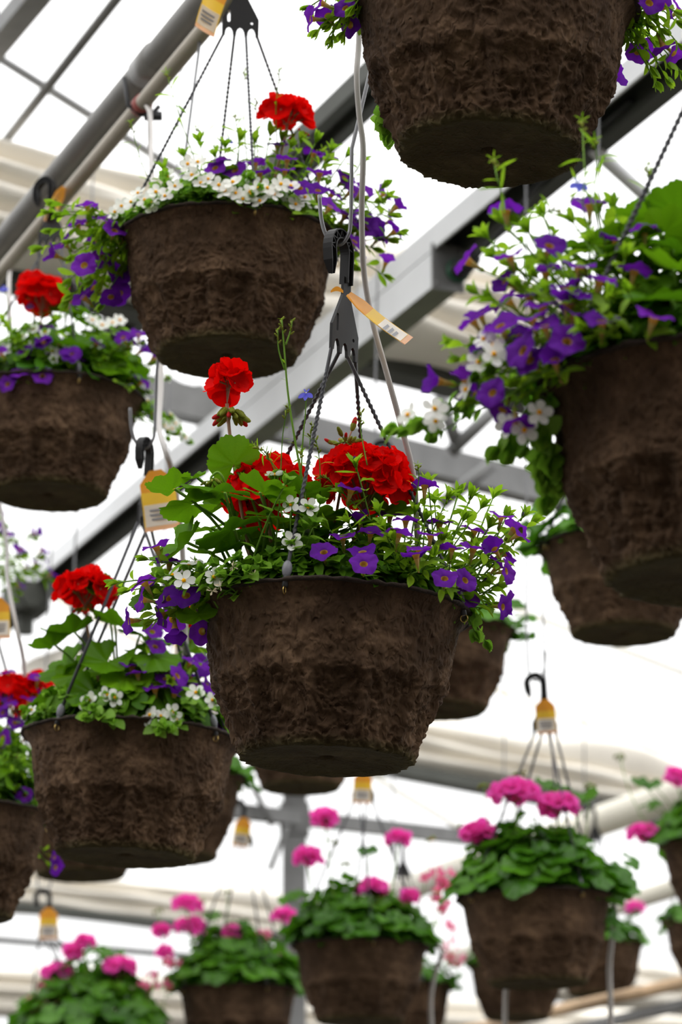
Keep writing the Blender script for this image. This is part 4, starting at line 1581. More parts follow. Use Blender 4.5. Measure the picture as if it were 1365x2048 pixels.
# ---- upper left basket
B = Basket('upper left basket fringed with white bacopa under a red geranium, hung from the grey pipe', 459, 487, 447, .6, True, 1.9, 1)
B.fill(FILL[1], 1.4)
B.fill(FILLC[0], .2, (1.03, 1.03, 1.0))
B.fill(FILLP[0], .4, (.9, .9, .9))
B.hanger(B.L(481, 58, 0), math.radians(10), 15, True, .0021)
bacopa_clump(B, -70, 35, 20, reach=(.125, .16), z=(.014, .05), fsize=.026, lsize=.019, pf=.3)
bacopa_clump(B, -85, 60, 12, reach=(.15, .18), z=(.0, .03), fsize=.025, lsize=.018, pf=.85)
calib_clump(B, 35, 120, 24, reach=(.13, .25), z=(-.05, .07), pf=.75, fsize=.034, lsize=.025)
for (x, y, dz, n_) in [(440, 322, -.06, (-.2, .5, .8)), (430, 335, -.07, (-.3, .8, .4)), (510, 325, -.08, (-.1, .1, 1)), (575, 318, -.08, (.1, .25, 1)), (520, 345, -.1, (-.1, .2, 1)), (570, 340, -.1, (0, .3, 1)), (628, 305, -.05, (.2, .2, 1)), (640, 345, -.1, (.1, .15, 1)),
                       (690, 355, -.06, (.5, .7, .4)), (655, 315, -.03, (.2, .5, 1)), (555, 290, -.02, (0, .3, 1)), (470, 340, -.06, (-.3, .8, .5)), (745, 445, 0, (.5, .5, .4)), (755, 460, -.02, (.7, .7, 0)), (725, 430, 0, (.3, .5, .8)), (600, 375, -.14, (.1, .8, .5)), (735, 455, -.03, (.2, .9, .3)), (785, 440, .02, (.8, .2, .4)), (705, 380, -.05, (.6, .6, .4))]:
    B.calib_at([(B.L(x, y, dz), V((n_[0], -n_[1], n_[2])))], V((.04, -.02, HH * .9)), .036, 6, .023, 'calibrachoa#2')
for (x, y, dz, n_) in [(175, 412, -.02, (0, .1, 1)), (125, 485, -.02, (-.7, .5, .5)), (168, 530, -.08, (-.2, 1, .1)), (205, 515, -.03, (.2, .6, -.4)), (222, 595, -.03, (.1, .5, -.9)), (240, 588, .0, (.4, .5, -.6)), (165, 592, -.02, (-.5, .4, .4)), (230, 460, -.06, (.3, .7, .5)), (215, 440, -.04, (.2, .6, .7)),
                       (175, 440, 0, (-.3, .4, .8)), (185, 575, .0, (-.5, .5, .2)), (108, 510, 0, (-.9, .2, .3)), (155, 448, .02, (-.3, .2, .9)), (195, 480, .02, (0, .6, .4)), (240, 545, 0, (.3, .8, -.2))]:
    B.calib_at([(B.L(x, y, dz), V((n_[0], -n_[1], n_[2])))], V((-.12, -.02, HH * .95)), .037, 7, .023, 'calibrachoa#3')
for (x, y, dz) in [(105, 425, 0), (120, 410, .0), (90, 495, 0), (135, 430, -.03), (150, 480, -.03), (115, 460, 0), (145, 555, -.02), (150, 585, 0), (190, 550, -.03), (205, 560, -.02), (210, 600, .02), (180, 500, -.05), (200, 460, -.04), (160, 510, .02), (140, 600, .0), (225, 500, .0), (230, 570, .02)]:
    B.shoot(V((-.12, -.02, HH * .97)), B.L(x, y, dz), .03, 9, None, 'calibrachoa#4', .026, .3)
geranium_clump(B, 18, (0, 0), .12, (.02, .09), (.024, .038))
for (x, y) in [(290, 400), (312, 384), (262, 404), (243, 412), (330, 392), (376, 328), (396, 324), (384, 350), (402, 366), (417, 358), (450, 382), (472, 386), (466, 364), (438, 370), (535, 376), (548, 388), (562, 368), (582, 372), (520, 402), (610, 394), (592, 408), (230, 424), (276, 386), (302, 412), (350, 372), (500, 384), (486, 398)]:
    xx = (x - 459) / 224.0
    p = B.L(x, y, -.155 * math.sqrt(max(.1, 1 - min(1, xx * xx))) - .015)
    nrm = V((rnd.uniform(-.5, .5) + xx * .4, -1, rnd.uniform(-.1, .7)))
    B.shoot(V((p.x * .6, p.y * .5, HH * .9)), p + V((0, .01, -.006)), .02, 3, None, 'bacopa#2', .019, .6, tip=False)
    B.flower(p, nrm, 'bacopa#2', .0275)
for (x, y) in [(400, 290), (450, 300), (480, 285), (510, 290), (540, 275), (562, 285), (600, 290), (630, 288), (660, 308), (690, 318), (720, 330), (430, 318), (370, 318), (760, 380), (780, 420), (790, 470), (770, 400), (330, 345), (580, 300), (650, 330)]:
    B.shoot(V(((x - 459) / 1350 * .5, rnd.uniform(-.05, .03), HH * .9)), B.L(x, y, rnd.uniform(-.09, .0)), .01, 8, None, 'calibrachoa#5', .026, .35)
B.head(B.L(575, 232, -.02), .026, .012, 9, V((.03, 0, HH * .9)), fsize=.042, flat=.05)
B.buds(B.L(597, 258, -.02), 3, .012, True, red=.9, spread=.012)
for pl in [[(420, 400), (365, 250), (333, 145)], [(440, 400), (430, 300), (392, 255)], [(330, 420), (285, 330), (262, 245)], [(500, 380), (488, 240), (490, 140)], [(520, 380), (515, 300), (512, 200)],
           [(560, 360), (552, 230), (560, 140)], [(470, 380), (478, 300), (470, 230)], [(540, 360), (500, 300), (455, 280)], [(600, 380), (620, 320), (645, 300)]]:
    B.wisp([B.L(x, y, rnd.uniform(-.06, .04)) for x, y in pl], 8, rnd.random() < .2, lsize=.028, r=.0011)
B.finish()

# ---- left basket, same pipe, next one on
C_ = Basket('left edge basket with a red geranium standing over green leaves, hung from the grey pipe', 104, 800, 372, 1.0, True, .9, 0)
C_.fill(FILL[0], 2.2, (1, 1, 1.3))
C_.fill(FILLP[0], 1.4)
C_.hanger(C_.L(100, 480, .0), math.radians(-35), 22, False, .0022)
geranium_clump(C_, 34, (.02, .0), .14, (.015, .15), (.03, .05))
for (x, y, dz, n_) in [(15, 768, -.15, (-.3, 1, .2)), (85, 752, -.16, (.1, 1, .3)), (40, 745, -.15, (-.2, .7, .6)), (92, 662, -.06, (.2, .8, .5)), (155, 717, -.1, (.3, .4, .9)), (118, 680, -.08, (0, .3, 1)), (245, 676, .0, (.4, .4, .8)), (285, 700, .0, (.7, .5, .4)), (20, 718, -.1, (-.4, .6, .6)), (105, 712, -.12, (.2, .3, 1)), (90, 735, -.14, (.3, .8, .5)), (305, 826, .06, (.8, .6, 0))]:
    C_.calib_at([(C_.L(x, y, dz), V((n_[0], -n_[1], n_[2])))], V((.0, -.05, HH * .9)), .036, 6, .025, 'calibrachoa#2')
for (x, y) in [(28, 722), (48, 716), (60, 728), (105, 705), (118, 712), (195, 690), (185, 640), (205, 650), (10, 700), (30, 705), (75, 705), (240, 640), (225, 645), (135, 700)]:
    p = C_.L(x, y, rnd.uniform(-.13, -.05))
    C_.shoot(V((p.x * .6, p.y * .5, HH * .9)), p + V((0, .01, -.006)), .01, 6, None, 'bacopa#2', .02, .4, tip=False)
    C_.flower(p, V((rnd.uniform(-.5, .5), -1, rnd.uniform(-.1, .6))), 'bacopa#2', .027)
for (x, y) in [(20, 660), (60, 670), (110, 650), (45, 690), (10, 650), (150, 690), (190, 670), (0, 740), (60, 740), (135, 740)]:
    C_.shoot(V((0, -.03, HH * .9)), C_.L(x, y, rnd.uniform(-.12, -.04)), .01, 8, None, 'calibrachoa#3', .027, .35)
C_.head(C_.L(84, 590, -.03), .034, .028, 20, V((-.01, 0, HH * .9)), fsize=.04)
C_.buds(C_.L(95, 625, -.03), 6, .014, True, red=.6)
calib_clump(C_, -60, 40, 14, reach=(.12, .17), z=(.015, .06), pf=.75, fsize=.034)
calib_clump(C_, 30, 110, 12, reach=(.12, .2), z=(-.02, .08), pf=.5, fsize=.034)
bacopa_clump(C_, -70, 10, 22, reach=(.08, .165), z=(.02, .085), fsize=.021)
bacopa_clump(C_, 60, 120, 10, reach=(.16, .24), z=(-.08, .02), fsize=.021)
for (x, y, dz) in [(345, 860, 0), (360, 870, .02), (330, 855, 0), (372, 878, .01), (352, 850, .03)]:
    p = C_.L(x, y, dz)
    C_.shoot(V((.1, 0, HH * .95)), p, .04, 7, None, 'bacopa', .018, .3)
    C_.flower(p + V((0, -.008, 0)), V((rnd.uniform(-.5, .5), -1, .3)), 'bacopa', .021)
for pl in [[(10, 740), (15, 620), (8, 575)], [(130, 700), (130, 580), (128, 540)], [(60, 700), (70, 640), (60, 610)]]:
    C_.wisp([C_.L(x, y, -.03) for x, y in pl], 4, x > 100, lsize=.02)
C_.finish()

# ---- top right basket, seen from below
A = Basket('top right basket cut off by the upper edge, its whole underside showing', 987, 18, 578, 2.4, True, 2.6, 0)
A.fill(FILL[0], .1)
A.hanger(A.L(995, -540, 0), .4, 35, False, .0025)
alt = [(620, 38, -.02, (-1, .25, -.1)), (640, 5, -.02, (-.9, .2, .3)), (655, 30, .0, (-.4, -.3, .8)), (700, 50, .0, (-.6, .6, -.3)), (1328, 95, 0, (.4, -.2, -.8)), (1350, 108, .02, (.6, .3, -.7)), (1275, 105, .03, (-.2, .5, -.7)),
       (1232, 155, .1, (.9, .5, .1)), (1335, 12, 0, (.8, .5, .2)), (1300, 5, -.03, (.2, 1, .2)), (1290, 100, .05, (.5, .6, -.5)), (1360, 20, .03, (.7, .2, .6)), (690, 15, -.03, (-.5, .8, .3))]
for s_, rt in ((-1, V((-.11, 0, HH * .9))), (1, V((.11, 0, HH * .9)))):
    A.calib_at([(A.L(x, y, dz), V((n_[0], -n_[1], n_[2]))) for x, y, dz, n_ in alt if (x - 987) * s_ > 0], rt, .031, 6, .021)
for (x, y, dz) in [(665, 70, -.01), (640, 58, .0), (668, 40, .0), (690, 60, .0), (700, 30, -.02), (710, 10, -.04), (625, 10, 0)]:
    A.shoot(V((-.12, 0, HH * .95)), A.L(x, y, dz), .05, 8, None, lsize=.021, bare=.35)
for (x, y, dz) in [(1310, 160, 0), (1330, 150, 0), (1300, 130, .01), (1355, 85, .0), (1320, 55, 0), (1290, 40, 0), (1350, 40, .02), (1280, 70, .02), (1345, 20, -.02), (1300, 20, 0), (1265, 90, .05), (1330, 120, .02), (1360, 140, .04)]:
    A.shoot(V((.12, 0, HH * .95)), A.L(x, y, dz), .05, 9, None, lsize=.021, bare=.3)
for (x, y, dz) in [(778, 245, .12), (785, 262, .12), (772, 230, .12)]:
    A.shoot(V((-.1, .1, HH * .95)), A.L(x, y, dz), .0, 5, None, 'bacopa', .024, .7)
geranium_clump(A, 12, (0, 0), .1, (.03, .1), (.03, .045))
A.finish()

# ---- right basket, nearest
E = Basket('nearest basket at the right edge, large and soft, violet flowers spilling to the left', 1432, 786, 720, .5, True, 1.2, 1)
E.fill(FILL[1], .6, (1, 1, 1.5))
E.fill(FILLC[0], 1.0, (1.04, 1.04, 1.25))
E.fill(FILLP[0], 2.0)
E.hanger(E.L(1470, 60, 0), .9, -62, True, .0024)
eft = [(1100, 490, -.06, (.2, .9, .6)), (1020, 512, -.03, (-.3, .3, 1)), (933, 520, -.02, (-.8, .1, .5)), (1160, 532, -.10, (.1, .4, 1)), (1010, 560, -.02, (-.7, .5, .4)), (1130, 572, -.10, (-.2, .3, 1)), (1135, 605, -.12, (0, .3, 1)),
       (1065, 635, -.10, (-.3, .35, 1)), (1150, 628, -.12, (.3, .3, 1)), (945, 640, -.03, (-.6, .2, .8)), (1135, 682, -.14, (.1, 1, .3)), (1045, 700, -.10, (-.6, .5, .2)), (1035, 670, -.05, (-.3, .5, .6)), (873, 762, -.01, (-1, .3, .1)),
       (985, 785, -.08, (-.6, 1, .2)), (930, 755, -.02, (-.2, .4, .7)), (1035, 850, -.07, (.1, .25, -.9)), (1005, 822, -.03, (-.3, .2, -.6)), (950, 788, .0, (-.5, .4, .2)), (1310, 632, -.16, (.3, .5, 1)), (1270, 540, -.08, (.2, .1, 1)), (1290, 460, -.04, (0, .2, 1)),
       (1180, 408, .02, (0, .05, 1)), (1012, 420, .02, (-.1, 0, 1)), (1235, 480, -.02, (.2, .3, 1)), (1015, 600, .02, (-.5, .2, .5)), (960, 625, .03, (-.3, .4, .6)), (1090, 650, -.12, (-.3, .6, .8)), (1150, 590, -.12, (.2, .5, 1)), (1060, 720, -.10, (-.5, .7, .3)),
       (1205, 640, -.14, (0, .6, .8)), (1085, 610, -.08, (-.1, .4, 1)), (1110, 720, -.13, (-.2, .8, .4)), (965, 680, -.04, (-.7, .5, .4)), (1200, 560, -.1, (.2, .3, 1)), (1000, 650, -.06, (-.4, .6, .6)), (1060, 590, -.04, (-.2, .3, 1)), (1090, 540, -.05, (-.2, .5, .9))]
er = V((-.09, -.05, HH * .9))
E.calib_at([(E.L(x, y, dz), V((n_[0], -n_[1], n_[2]))) for x, y, dz, n_ in eft], er, .033, 5)
for (x, y, dz) in [(1010, 450, .0), (1060, 470, -.02), (1045, 455, .02), (1090, 440, .02), (1150, 450, 0), (1200, 430, .02), (1230, 420, .0), (1250, 520, -.08), (1180, 560, -.1), (1100, 530, -.06), (1040, 540, -.02), (1000, 520, 0), (990, 600, -.02), (1050, 580, -.06), (1100, 590, -.1), (1190, 490, -.04),
                   (1220, 600, -.14), (1260, 590, -.14), (1180, 660, -.14), (1000, 720, -.06), (930, 720, -.02), (920, 690, -.01), (975, 690, -.03), (960, 800, -.03), (1080, 560, -.07), (1140, 540, -.08), (1160, 610, -.12), (1230, 650, -.14), (1050, 760, -.08), (1010, 760, -.05), (960, 590, .01), (980, 480, .02)]:
    E.shoot(er + V((rnd.uniform(-.03, .06), rnd.uniform(-.05, .05), 0)), E.L(x, y, dz), .02, 9, None, lsize=.0225, bare=.25)
for (x, y, dz, n_) in [(985, 712, -.04, (0, 1, .3)), (868, 838, .0, (0, .9, .2)), (930, 800, .0, (-.8, .4, .3)), (870, 862, .01, (0, .6, -.5)), (815, 850, .01, (-.6, .6, .3)), (1045, 880, -.04, (.2, .7, -.3)), (1010, 870, -.02, (-.4, .6, -.2)), (1075, 845, -.05, (.2, 1, 0)), (965, 700, -.03, (-.5, .7, .4)), (955, 745, -.02, (-.3, .8, .2)), (985, 730, -.05, (.3, 1, 0))]:
    p = E.L(x, y, dz)
    E.shoot(V((-.13, -.02, HH * .95)), p + V((.004, .01, 0)), .03, 6, None, 'bacopa', .017, .45)
    E.flower(p + V((0, -.03, 0)), V((n_[0], -n_[1], n_[2])), 'bacopa', .026)
for (x, y, dz) in [(800, 855, .01), (850, 845, .01), (1000, 895, -.02), (1025, 905, -.03), (1085, 870, -.04), (1100, 915, -.03), (1090, 955, -.02), (1095, 990, -.01), (1110, 960, -.02), (1085, 935, -.02), (1105, 930, -.03)]:
    E.shoot(V((-.155, .0, HH * 1.02)), E.L(x, y, dz), .01, 6, None, 'bacopa', .021, .72)
for (x, y, dz, n_, td, s) in [(1325, 470, -.02, (-.1, -.35, .9), (.3, 1), .030), (1350, 425, 0, (.1, -.3, .9), (.2, 1), .030), (1305, 440, .03, (-.3, -.2, .9), (-.5, .5), .028), (1345, 500, -.05, (.2, .1, 1), (.6, -.1), .032), (1280, 480, -.03, (-.3, .0, 1), (-.7, 0), .03), (1290, 500, -.03, (-.2, .5, 1), (-.6, .6), .040), (1230, 480, .02, (-.3, .1, 1), (-1, .2), .036), (1350, 540, -.08, (.1, .3, .9), (0, -.4), .038),
                              (1345, 600, -.12, (0, .3, .8), (-.2, -.5), .038), (1130, 500, .04, (-.2, .2, 1), (-1, 0), .035), (1300, 600, -.08, (0, .6, .9), (-.5, -.3), .04), (1250, 550, -.0, (0, .4, 1), (-.5, 0), .04), (1365, 500, .03, (0, .4, 1), (.4, .3), .045), (1300, 430, .06, (-.2, .4, 1), (-.3, .7), .035)]:
    E.gleaf(E.L(x, y, dz), V((n_[0], -n_[1], n_[2])), lvec(E, *td), s, V((-.02, 0, HH * .9)))
geranium_clump(E, 16, (.05, .02), .1, (.03, .13), (.024, .034))
for pl, f_ in [([(1180, 470), (1170, 340), (1165, 240)], False), ([(1190, 420), (1160, 380), (1157, 366)], True), ([(1040, 440), (1000, 370), (988, 318)], False), ([(1300, 430), (1298, 370), (1296, 330)], False), ([(1200, 450), (1195, 330), (1190, 280)], False), ([(1110, 470), (1090, 430), (1120, 420)], False)]:
    E.wisp([V((-.05, 0, HH * .9))] + [E.L(x, y, rnd.uniform(-.03, .03)) for x, y in pl], 8, f_, lsize=.024, r=.0009)
E.finish()

# ---- lower left basket
F = Basket('lower left basket with one red geranium, large green leaves and white bacopa at its rim', 266, 1478, 441, 2.6, True, .1, 0)
F.fill(FILL[0], 3.0, (1, 1, 1.5))
F.fill(FILLP[0], 2.4, (.9, .9, .8))
F.hanger(F.L(291, 1040, .0), math.radians(70), -38, False, .0026)
for (x, y, dz, n_, td, s) in [(210, 1190, -.04, (.1, .6, .8), (0, .4), .034), (150, 1265, -.03, (-.3, .1, 1), (-1, .2), .042), (110, 1290, -.02, (-.4, .0, 1), (-1, 0), .034), (230, 1250, -.06, (.1, .1, 1), (.3, -.1), .046), (170, 1340, -.04, (-.4, .7, .6), (-.4, -.6), .042),
                              (140, 1330, .0, (-.6, .5, .6), (-.8, -.3), .040), (280, 1270, -.02, (.2, .2, 1), (.6, 0), .044), (300, 1310, -.08, (.1, .6, .8), (.3, -.4), .042), (220, 1320, -.08, (-.1, .7, .7), (-.2, -.6), .042), (330, 1250, .03, (.3, .2, 1), (.7, .2), .042), (250, 1350, -.1, (0, .8, .6), (.2, -.6), .038), (370, 1300, .02, (.4, .3, 1), (.8, 0), .04), (190, 1380, -.1, (-.2, .8, .5), (0, -1), .04)]:
    F.gleaf(F.L(x, y, dz), V((n_[0], -n_[1], n_[2])), lvec(F, *td), s * 1.05, V((-.02, 0, HH * .9)))
geranium_clump(F, 12, (.0, .02), .11, (.02, .1), (.03, .045))
F.head(F.L(172, 1182, -.03), .034, .022, 22, V((-.02, 0, HH * .9)), fsize=.038, flat=.2)
F.buds(F.L(172, 1212, -.03), 7, .016, True, red=.8)
F.head(F.L(382, 1245, .06), .022, .018, 12, V((.04, 0, HH * .9)), fsize=.029)
fft = [(265, 1330, -.10, (.1, .3, 1)), (310, 1375, -.12, (-.1, .4, 1)), (350, 1385, -.12, (.2, .4, 1)), (275, 1345, -.11, (-.2, .3, 1)), (405, 1330, -.03, (.3, .7, .1)), (400, 1370, -.05, (.2, .3, .8)), (455, 1455, -.02, (.5, .9, .2)), (340, 1325, -.06, (.2, .2, 1)), (420, 1390, -.02, (.3, .3, .8)), (380, 1350, -.04, (.2, .2, 1))]
F.calib_at([(F.L(x, y, dz), V((n_[0], -n_[1], n_[2]))) for x, y, dz, n_ in fft], V((.06, -.06, HH * .9)), .038, 7, .024)
calib_clump(F, 10, 100, 18, reach=(.08, .17), z=(.03, .13), pf=.3, lsize=.025, fsize=.034)
bacopa_clump(F, -95, -30, 16, reach=(.12, .175), z=(.01, .05), pf=.15)
for (x, y, n_) in [(180, 1400, (-.4, 1, .2)), (215, 1390, (.2, 1, .3)), (230, 1395, (.6, .8, 0)), (175, 1410, (-.2, .8, -.3)), (308, 1440, (-.2, 1, 0)), (322, 1432, (.1, 1, .5)), (345, 1425, (.5, .9, .2)), (352, 1440, (.6, .7, -.2)), (425, 1400, (.2, 1, 0)), (392, 1385, (0, 1, .3)), (300, 1430, (-.6, .7, .2))]:
    p = F.L(x, y, -.15)
    F.shoot(V((p.x * .6, -.08, HH * .9)), p + V((0, .008, -.003)), .02, 8, None, 'bacopa', .019, .35)
    F.flower(p, V((n_[0], -n_[1], n_[2])), 'bacopa', .028)
for (x, y) in [(175, 1435), (205, 1430), (325, 1450), (315, 1460), (340, 1455), (190, 1415), (225, 1440)]:
    p = F.L(x, y, -.165)
    F.shoot(V((p.x * .6, -.08, HH * .9)), p, .03, 7, None, 'bacopa', .02, .5)
F.finish()

# ---- far lower left basket at the edge
G = Basket('dark basket cut off by the left edge, below the lower left one, with red flowers', -88, 1628, 384, 1.0, True, .5, 1)
G.fill(FILL[1], .3, (1, 1, 1.5))
G.fill(FILLP[0], .9)
G.hanger(G.L(-30, 1270, .0), .5, 20, False, .0024)
G.head(G.L(20, 1395, .0), .045, .034, 34, V((.03, 0, HH * .9)), fsize=.032)
G.head(G.L(75, 1372, .02), .02, .016, 10, V((.05, 0, HH * .9)), fsize=.03)
geranium_clump(G, 18, (.05, .0), .12, (.03, .14), (.03, .045))
gft = [(75, 1355, -.02, (.1, .5, .8)), (20, 1410, -.06, (-.2, .5, .7)), (15, 1345, -.02, (-.2, .3, 1)), (60, 1400, -.05, (.3, .3, .8)), (5, 1425, -.06, (-.4, .8, .3)), (5, 1475, -.08, (-.3, .9, -.2)), (30, 1585, -.08, (-.3, .9, .2)), (50, 1590, -.08, (.4, .9, 0)), (85, 1385, 0, (.5, .3, .7)), (30, 1445, -.06, (.2, .7, .4)), (110, 1715, .05, (.8, .3, -.3)), (112, 1735, .05, (.8, .6, -.3)), (10, 1390, -.04, (0, .8, .5))]
G.calib_at([(G.L(x, y, dz), V((n_[0], -n_[1], n_[2]))) for x, y, dz, n_ in gft], V((.08, -.05, HH * .9)), .032, 6, .021)
calib_clump(G, 0, 110, 22, reach=(.1, .19), z=(.01, .16), pf=.15, lsize=.022)
bacopa_clump(G, 20, 110, 18, reach=(.12, .2), z=(-.01, .1), pf=.2)
G.finish()


# ---- baskets further back: ivy geraniums with pink heads
def back_basket(label, cx, cy, w, roll, rot, var, foot=None, yaw=.3, th0=20, nleaf=50, z=(.015, .085), heads=(), roses=(), extra=(), fillz=.9, spread=.18, lsz=(.026, .042), sprays=()):
    b = Basket(label, cx, cy, w, roll, False, rot, var)
    b.fill(FILLP[0], rot, (1, 1, fillz))
    b.fill(FILLP[0], rot + 2.1, (1.02, 1.02, fillz * .8))
    if foot:
        b.hanger(b.L(foot[0], foot[1], 0), yaw, th0, False, .0026)
    else:
        b.hanger(V((0, 0, HH + .36)), yaw, th0, False, .0026)
    geranium_clump(b, nleaf, (0, 0), spread, z, lsz, PLEAF, 'ivy_geranium')
    for (x, y, rpx, n_, *rest) in heads:
        sz = rpx / FPX * b.depth
        c = b.L(x, y, rest[0] if rest else -.03)
        b.head(c, sz * .85, sz * .45, n_ + 4, V((c.x * .5, c.y * .5, HH * .9)), PFLORET, 'ivy_geranium', fsize=.036, flat=.15, stem_mi=0)
    for (x, y) in roses:
        c = b.L(x, y, rnd.uniform(-.06, .04))
        path = bez(V((c.x * .6, c.y * .6, HH * .9)), V((c.x, c.y, HH + .03)), c, 6)
        b.plant('nemesia')['stem'].tube(path, .0012, 4)
        for k in range(7):
            p = path[-1].lerp(path[-3], rnd.random()) + V((rnd.uniform(-.02, .02), rnd.uniform(-.02, .02), rnd.uniform(-.012, .015)))
            b.sub('nemesia', 'flower', rnd.choice(ROSE), frame(p, V((rnd.uniform(-1, 1), rnd.uniform(-1, 0), rnd.uniform(-.2, 1))), None, .028))
        for k in range(5):
            p = path[3].lerp(path[5], rnd.random())
            b.sub('nemesia', 'leaf', rnd.choice(CLEAF), frame(p, UP, V((rnd.uniform(-1, 1), rnd.uniform(-1, 1), .3)), .02))
    for (x, y) in extra:      # tall single leaves / bud stalks
        c = b.L(x, y, rnd.uniform(-.04, .03))
        b.gleaf(c, V((rnd.uniform(-.4, .4), -.5, .8)), V((rnd.uniform(-1, 1), 0, .3)), .030, V((c.x * .5, c.y * .5, HH * .9)), PLEAF, 'ivy_geranium', .0014)
    for (x, y) in sprays:     # green bud stalks
        c = b.L(x, y, rnd.uniform(-.03, .03))
        b.plant('ivy_geranium')['stem'].tube(bez(V((c.x * .5, c.y * .5, HH * .9)), V((c.x * .9, c.y, HH + .04)), c, 6), .0013, 4)
        b.buds(c, 7, .012, True, 'ivy_geranium', .15, .008)
    b.finish()
    return b


Hh = back_basket('basket half hidden behind the right side of the centre basket', 878, 1262, 304, 1, .4, 0, foot=(780, 990), nleaf=34, z=(.0, .06), extra=[(1045, 1235), (1035, 1260), (1025, 1215), (1050, 1280)])
bacopa_clump(Hh, 50, 120, 0)
Ii = back_basket('basket partly behind the nearest one at the right edge', 1244, 1096, 332, 0, 1.7, 1, nleaf=50, z=(.0, .11), heads=[(1122, 950, 16, 7)], extra=[(1070, 1030), (1050, 1060), (1100, 1010), (1060, 1090)])
Jj = back_basket('basket mostly hidden behind the lower left basket', 342, 1556, 300, 1, .9, 0, foot=(355, 1245), nleaf=30, z=(.0, .06), extra=[(490, 1545)])
Kk = back_basket('basket whose base peeks out under the lower left basket', 165, 1602, 280, 0, 2.3, 1, nleaf=16)
Ll = back_basket('basket whose base peeks out beneath the centre basket', 602, 1442, 255, 0, .2, 0, nleaf=16)
Mm = back_basket('pink flowered basket at lower right under the black hook with the yellow tag', 1072, 1797, 316, -.8, .5, 1, (1091, 1462), .25, 32, 130, (.01, .16), fillz=1.35,
                 heads=[(1030, 1588, 44, 22), (1117, 1614, 36, 16), (960, 1668, 26, 10), (942, 1668, 14, 5)], extra=[(1090, 1575), (1150, 1590), (1170, 1600), (1120, 1590)], sprays=[(968, 1570), (1040, 1545), (928, 1650), (1180, 1565)])
for (x, y, n_) in [(1200, 1760, 0), (1225, 1790, 0), (1215, 1830, 0), (1190, 1800, 0), (1240, 1740, 0), (1255, 1770, 0), (1180, 1740, 0), (1230, 1860, 0), (1260, 1720, 0)]:
    p = Mm.L(x, y, rnd.uniform(-.06, .03))
    o_ = link_obj('trailing_leaf', rnd.choice(PLEAF), Mm.e, frame(p, V((.5, -.7, .6)), V((rnd.uniform(-.4, 1), 0, rnd.uniform(-.8, .3))), rnd.uniform(.022, .032)))
Nn = back_basket('pink flowered basket at the bottom centre in front of the post', 722, 1893, 278, .5, 1.4, 0, (727, 1600), .2, 10, 120, (.01, .145), fillz=1.25,
                 heads=[(652, 1637, 22, 9), (615, 1716, 24, 10), (797, 1678, 18, 7), (745, 1780, 28, 10), (820, 1795, 8, 3)], roses=[(885, 1745), (890, 1765), (870, 1735)], extra=[(600, 1790), (740, 1708), (585, 1800)], sprays=[(690, 1725), (668, 1680), (862, 1675)])
Oo = back_basket('pink flowered basket at the bottom, between the corner one and the bottom centre one', 476, 1980, 246, 0, .7, 1, (487, 1690), .3, 30, 120, (.01, .175), fillz=1.5,
                 heads=[(374, 1810, 26, 10), (380, 1855, 26, 10), (322, 1862, 12, 5), (567, 1832, 18, 8), (463, 1866, 10, 4)], roses=[(535, 1855), (545, 1885), (340, 1915)], extra=[(430, 1830)], sprays=[(316, 1820), (400, 1800), (455, 1780)])
Pp = back_basket('blurred pink flowered basket in the bottom left corner', 180, 2070, 250, 0, 1.1, 0, (97, 1870), .3, 5, 130, (.01, .20), fillz=1.7, spread=.21,
                 heads=[(172, 1885, 13, 6), (240, 1935, 28, 12), (115, 1945, 24, 9), (145, 1905, 12, 5), (330, 1905, 10, 4)], roses=[(85, 1985), (70, 2005), (110, 1975), (100, 2010), (340, 1920), (300, 1925), (60, 1990), (120, 2000), (95, 1955)], extra=[(230, 1910), (200, 1905)])
Qq = back_basket('basket cut off by the right edge beside the cream pipe', 1450, 1690, 262, 0, .4, 0, (1460, 1400), .3, 12, 90, (.01, .15), fillz=1.3, heads=[(1288, 1668, 26, 10), (1355, 1555, 22, 8)], extra=[(1310, 1575), (1300, 1610), (1285, 1570)], sprays=[(1240, 1510)], spread=.19)
Rr = back_basket('small far basket cut off low at the right edge', 1426, 1842, 204, 0, .9, 1, nleaf=36, z=(.0, .08), spread=.18)
Ss = back_basket('small far basket behind the right side of the pink basket under the hook', 1196, 1888, 190, 0, 1.9, 0, nleaf=44, z=(.0, .10), heads=[(1270, 1815, 14, 6)], extra=[(1265, 1830), (1262, 1870)], spread=.17)
Tt = back_basket('small far basket showing below the left of the pink basket under the hook', 1034, 1930, 200, 0, .3, 1, nleaf=16)
Uu = back_basket('small far basket behind the bottom centre pink basket', 808, 1972, 200, 0, .6, 0, nleaf=40, z=(.0, .09), roses=[(905, 1850), (915, 1905), (900, 1880)], extra=[(905, 1930), (915, 1960)], spread=.17)
X = Basket('basket just outside the left edge, its violet flowers trailing in below the left basket', -165, 1165, 310, 0, False, .4, 1)
X.fill(FILL[0], .5)
X.hanger(V((0, 0, HH + .36)), .3, 20, False, .0026)
calib_clump(X, 40, 120, 26, reach=(.17, .29), z=(-.03, .10), pf=.6, lsize=.024, fsize=.034)
bacopa_clump(X, 40, 120, 12, reach=(.17, .28), z=(-.02, .08))
X.finish()

# ------------------------------------------------------------------ wires, tubes, tags
def on_pipe(p):
    """nearest point of the hanging pipe in plan"""
    t = (V((p.x, p.y, 0)) - V((pA.x, pA.y, 0))).dot(dp.normalized())
    return pA + dp.normalized() * t


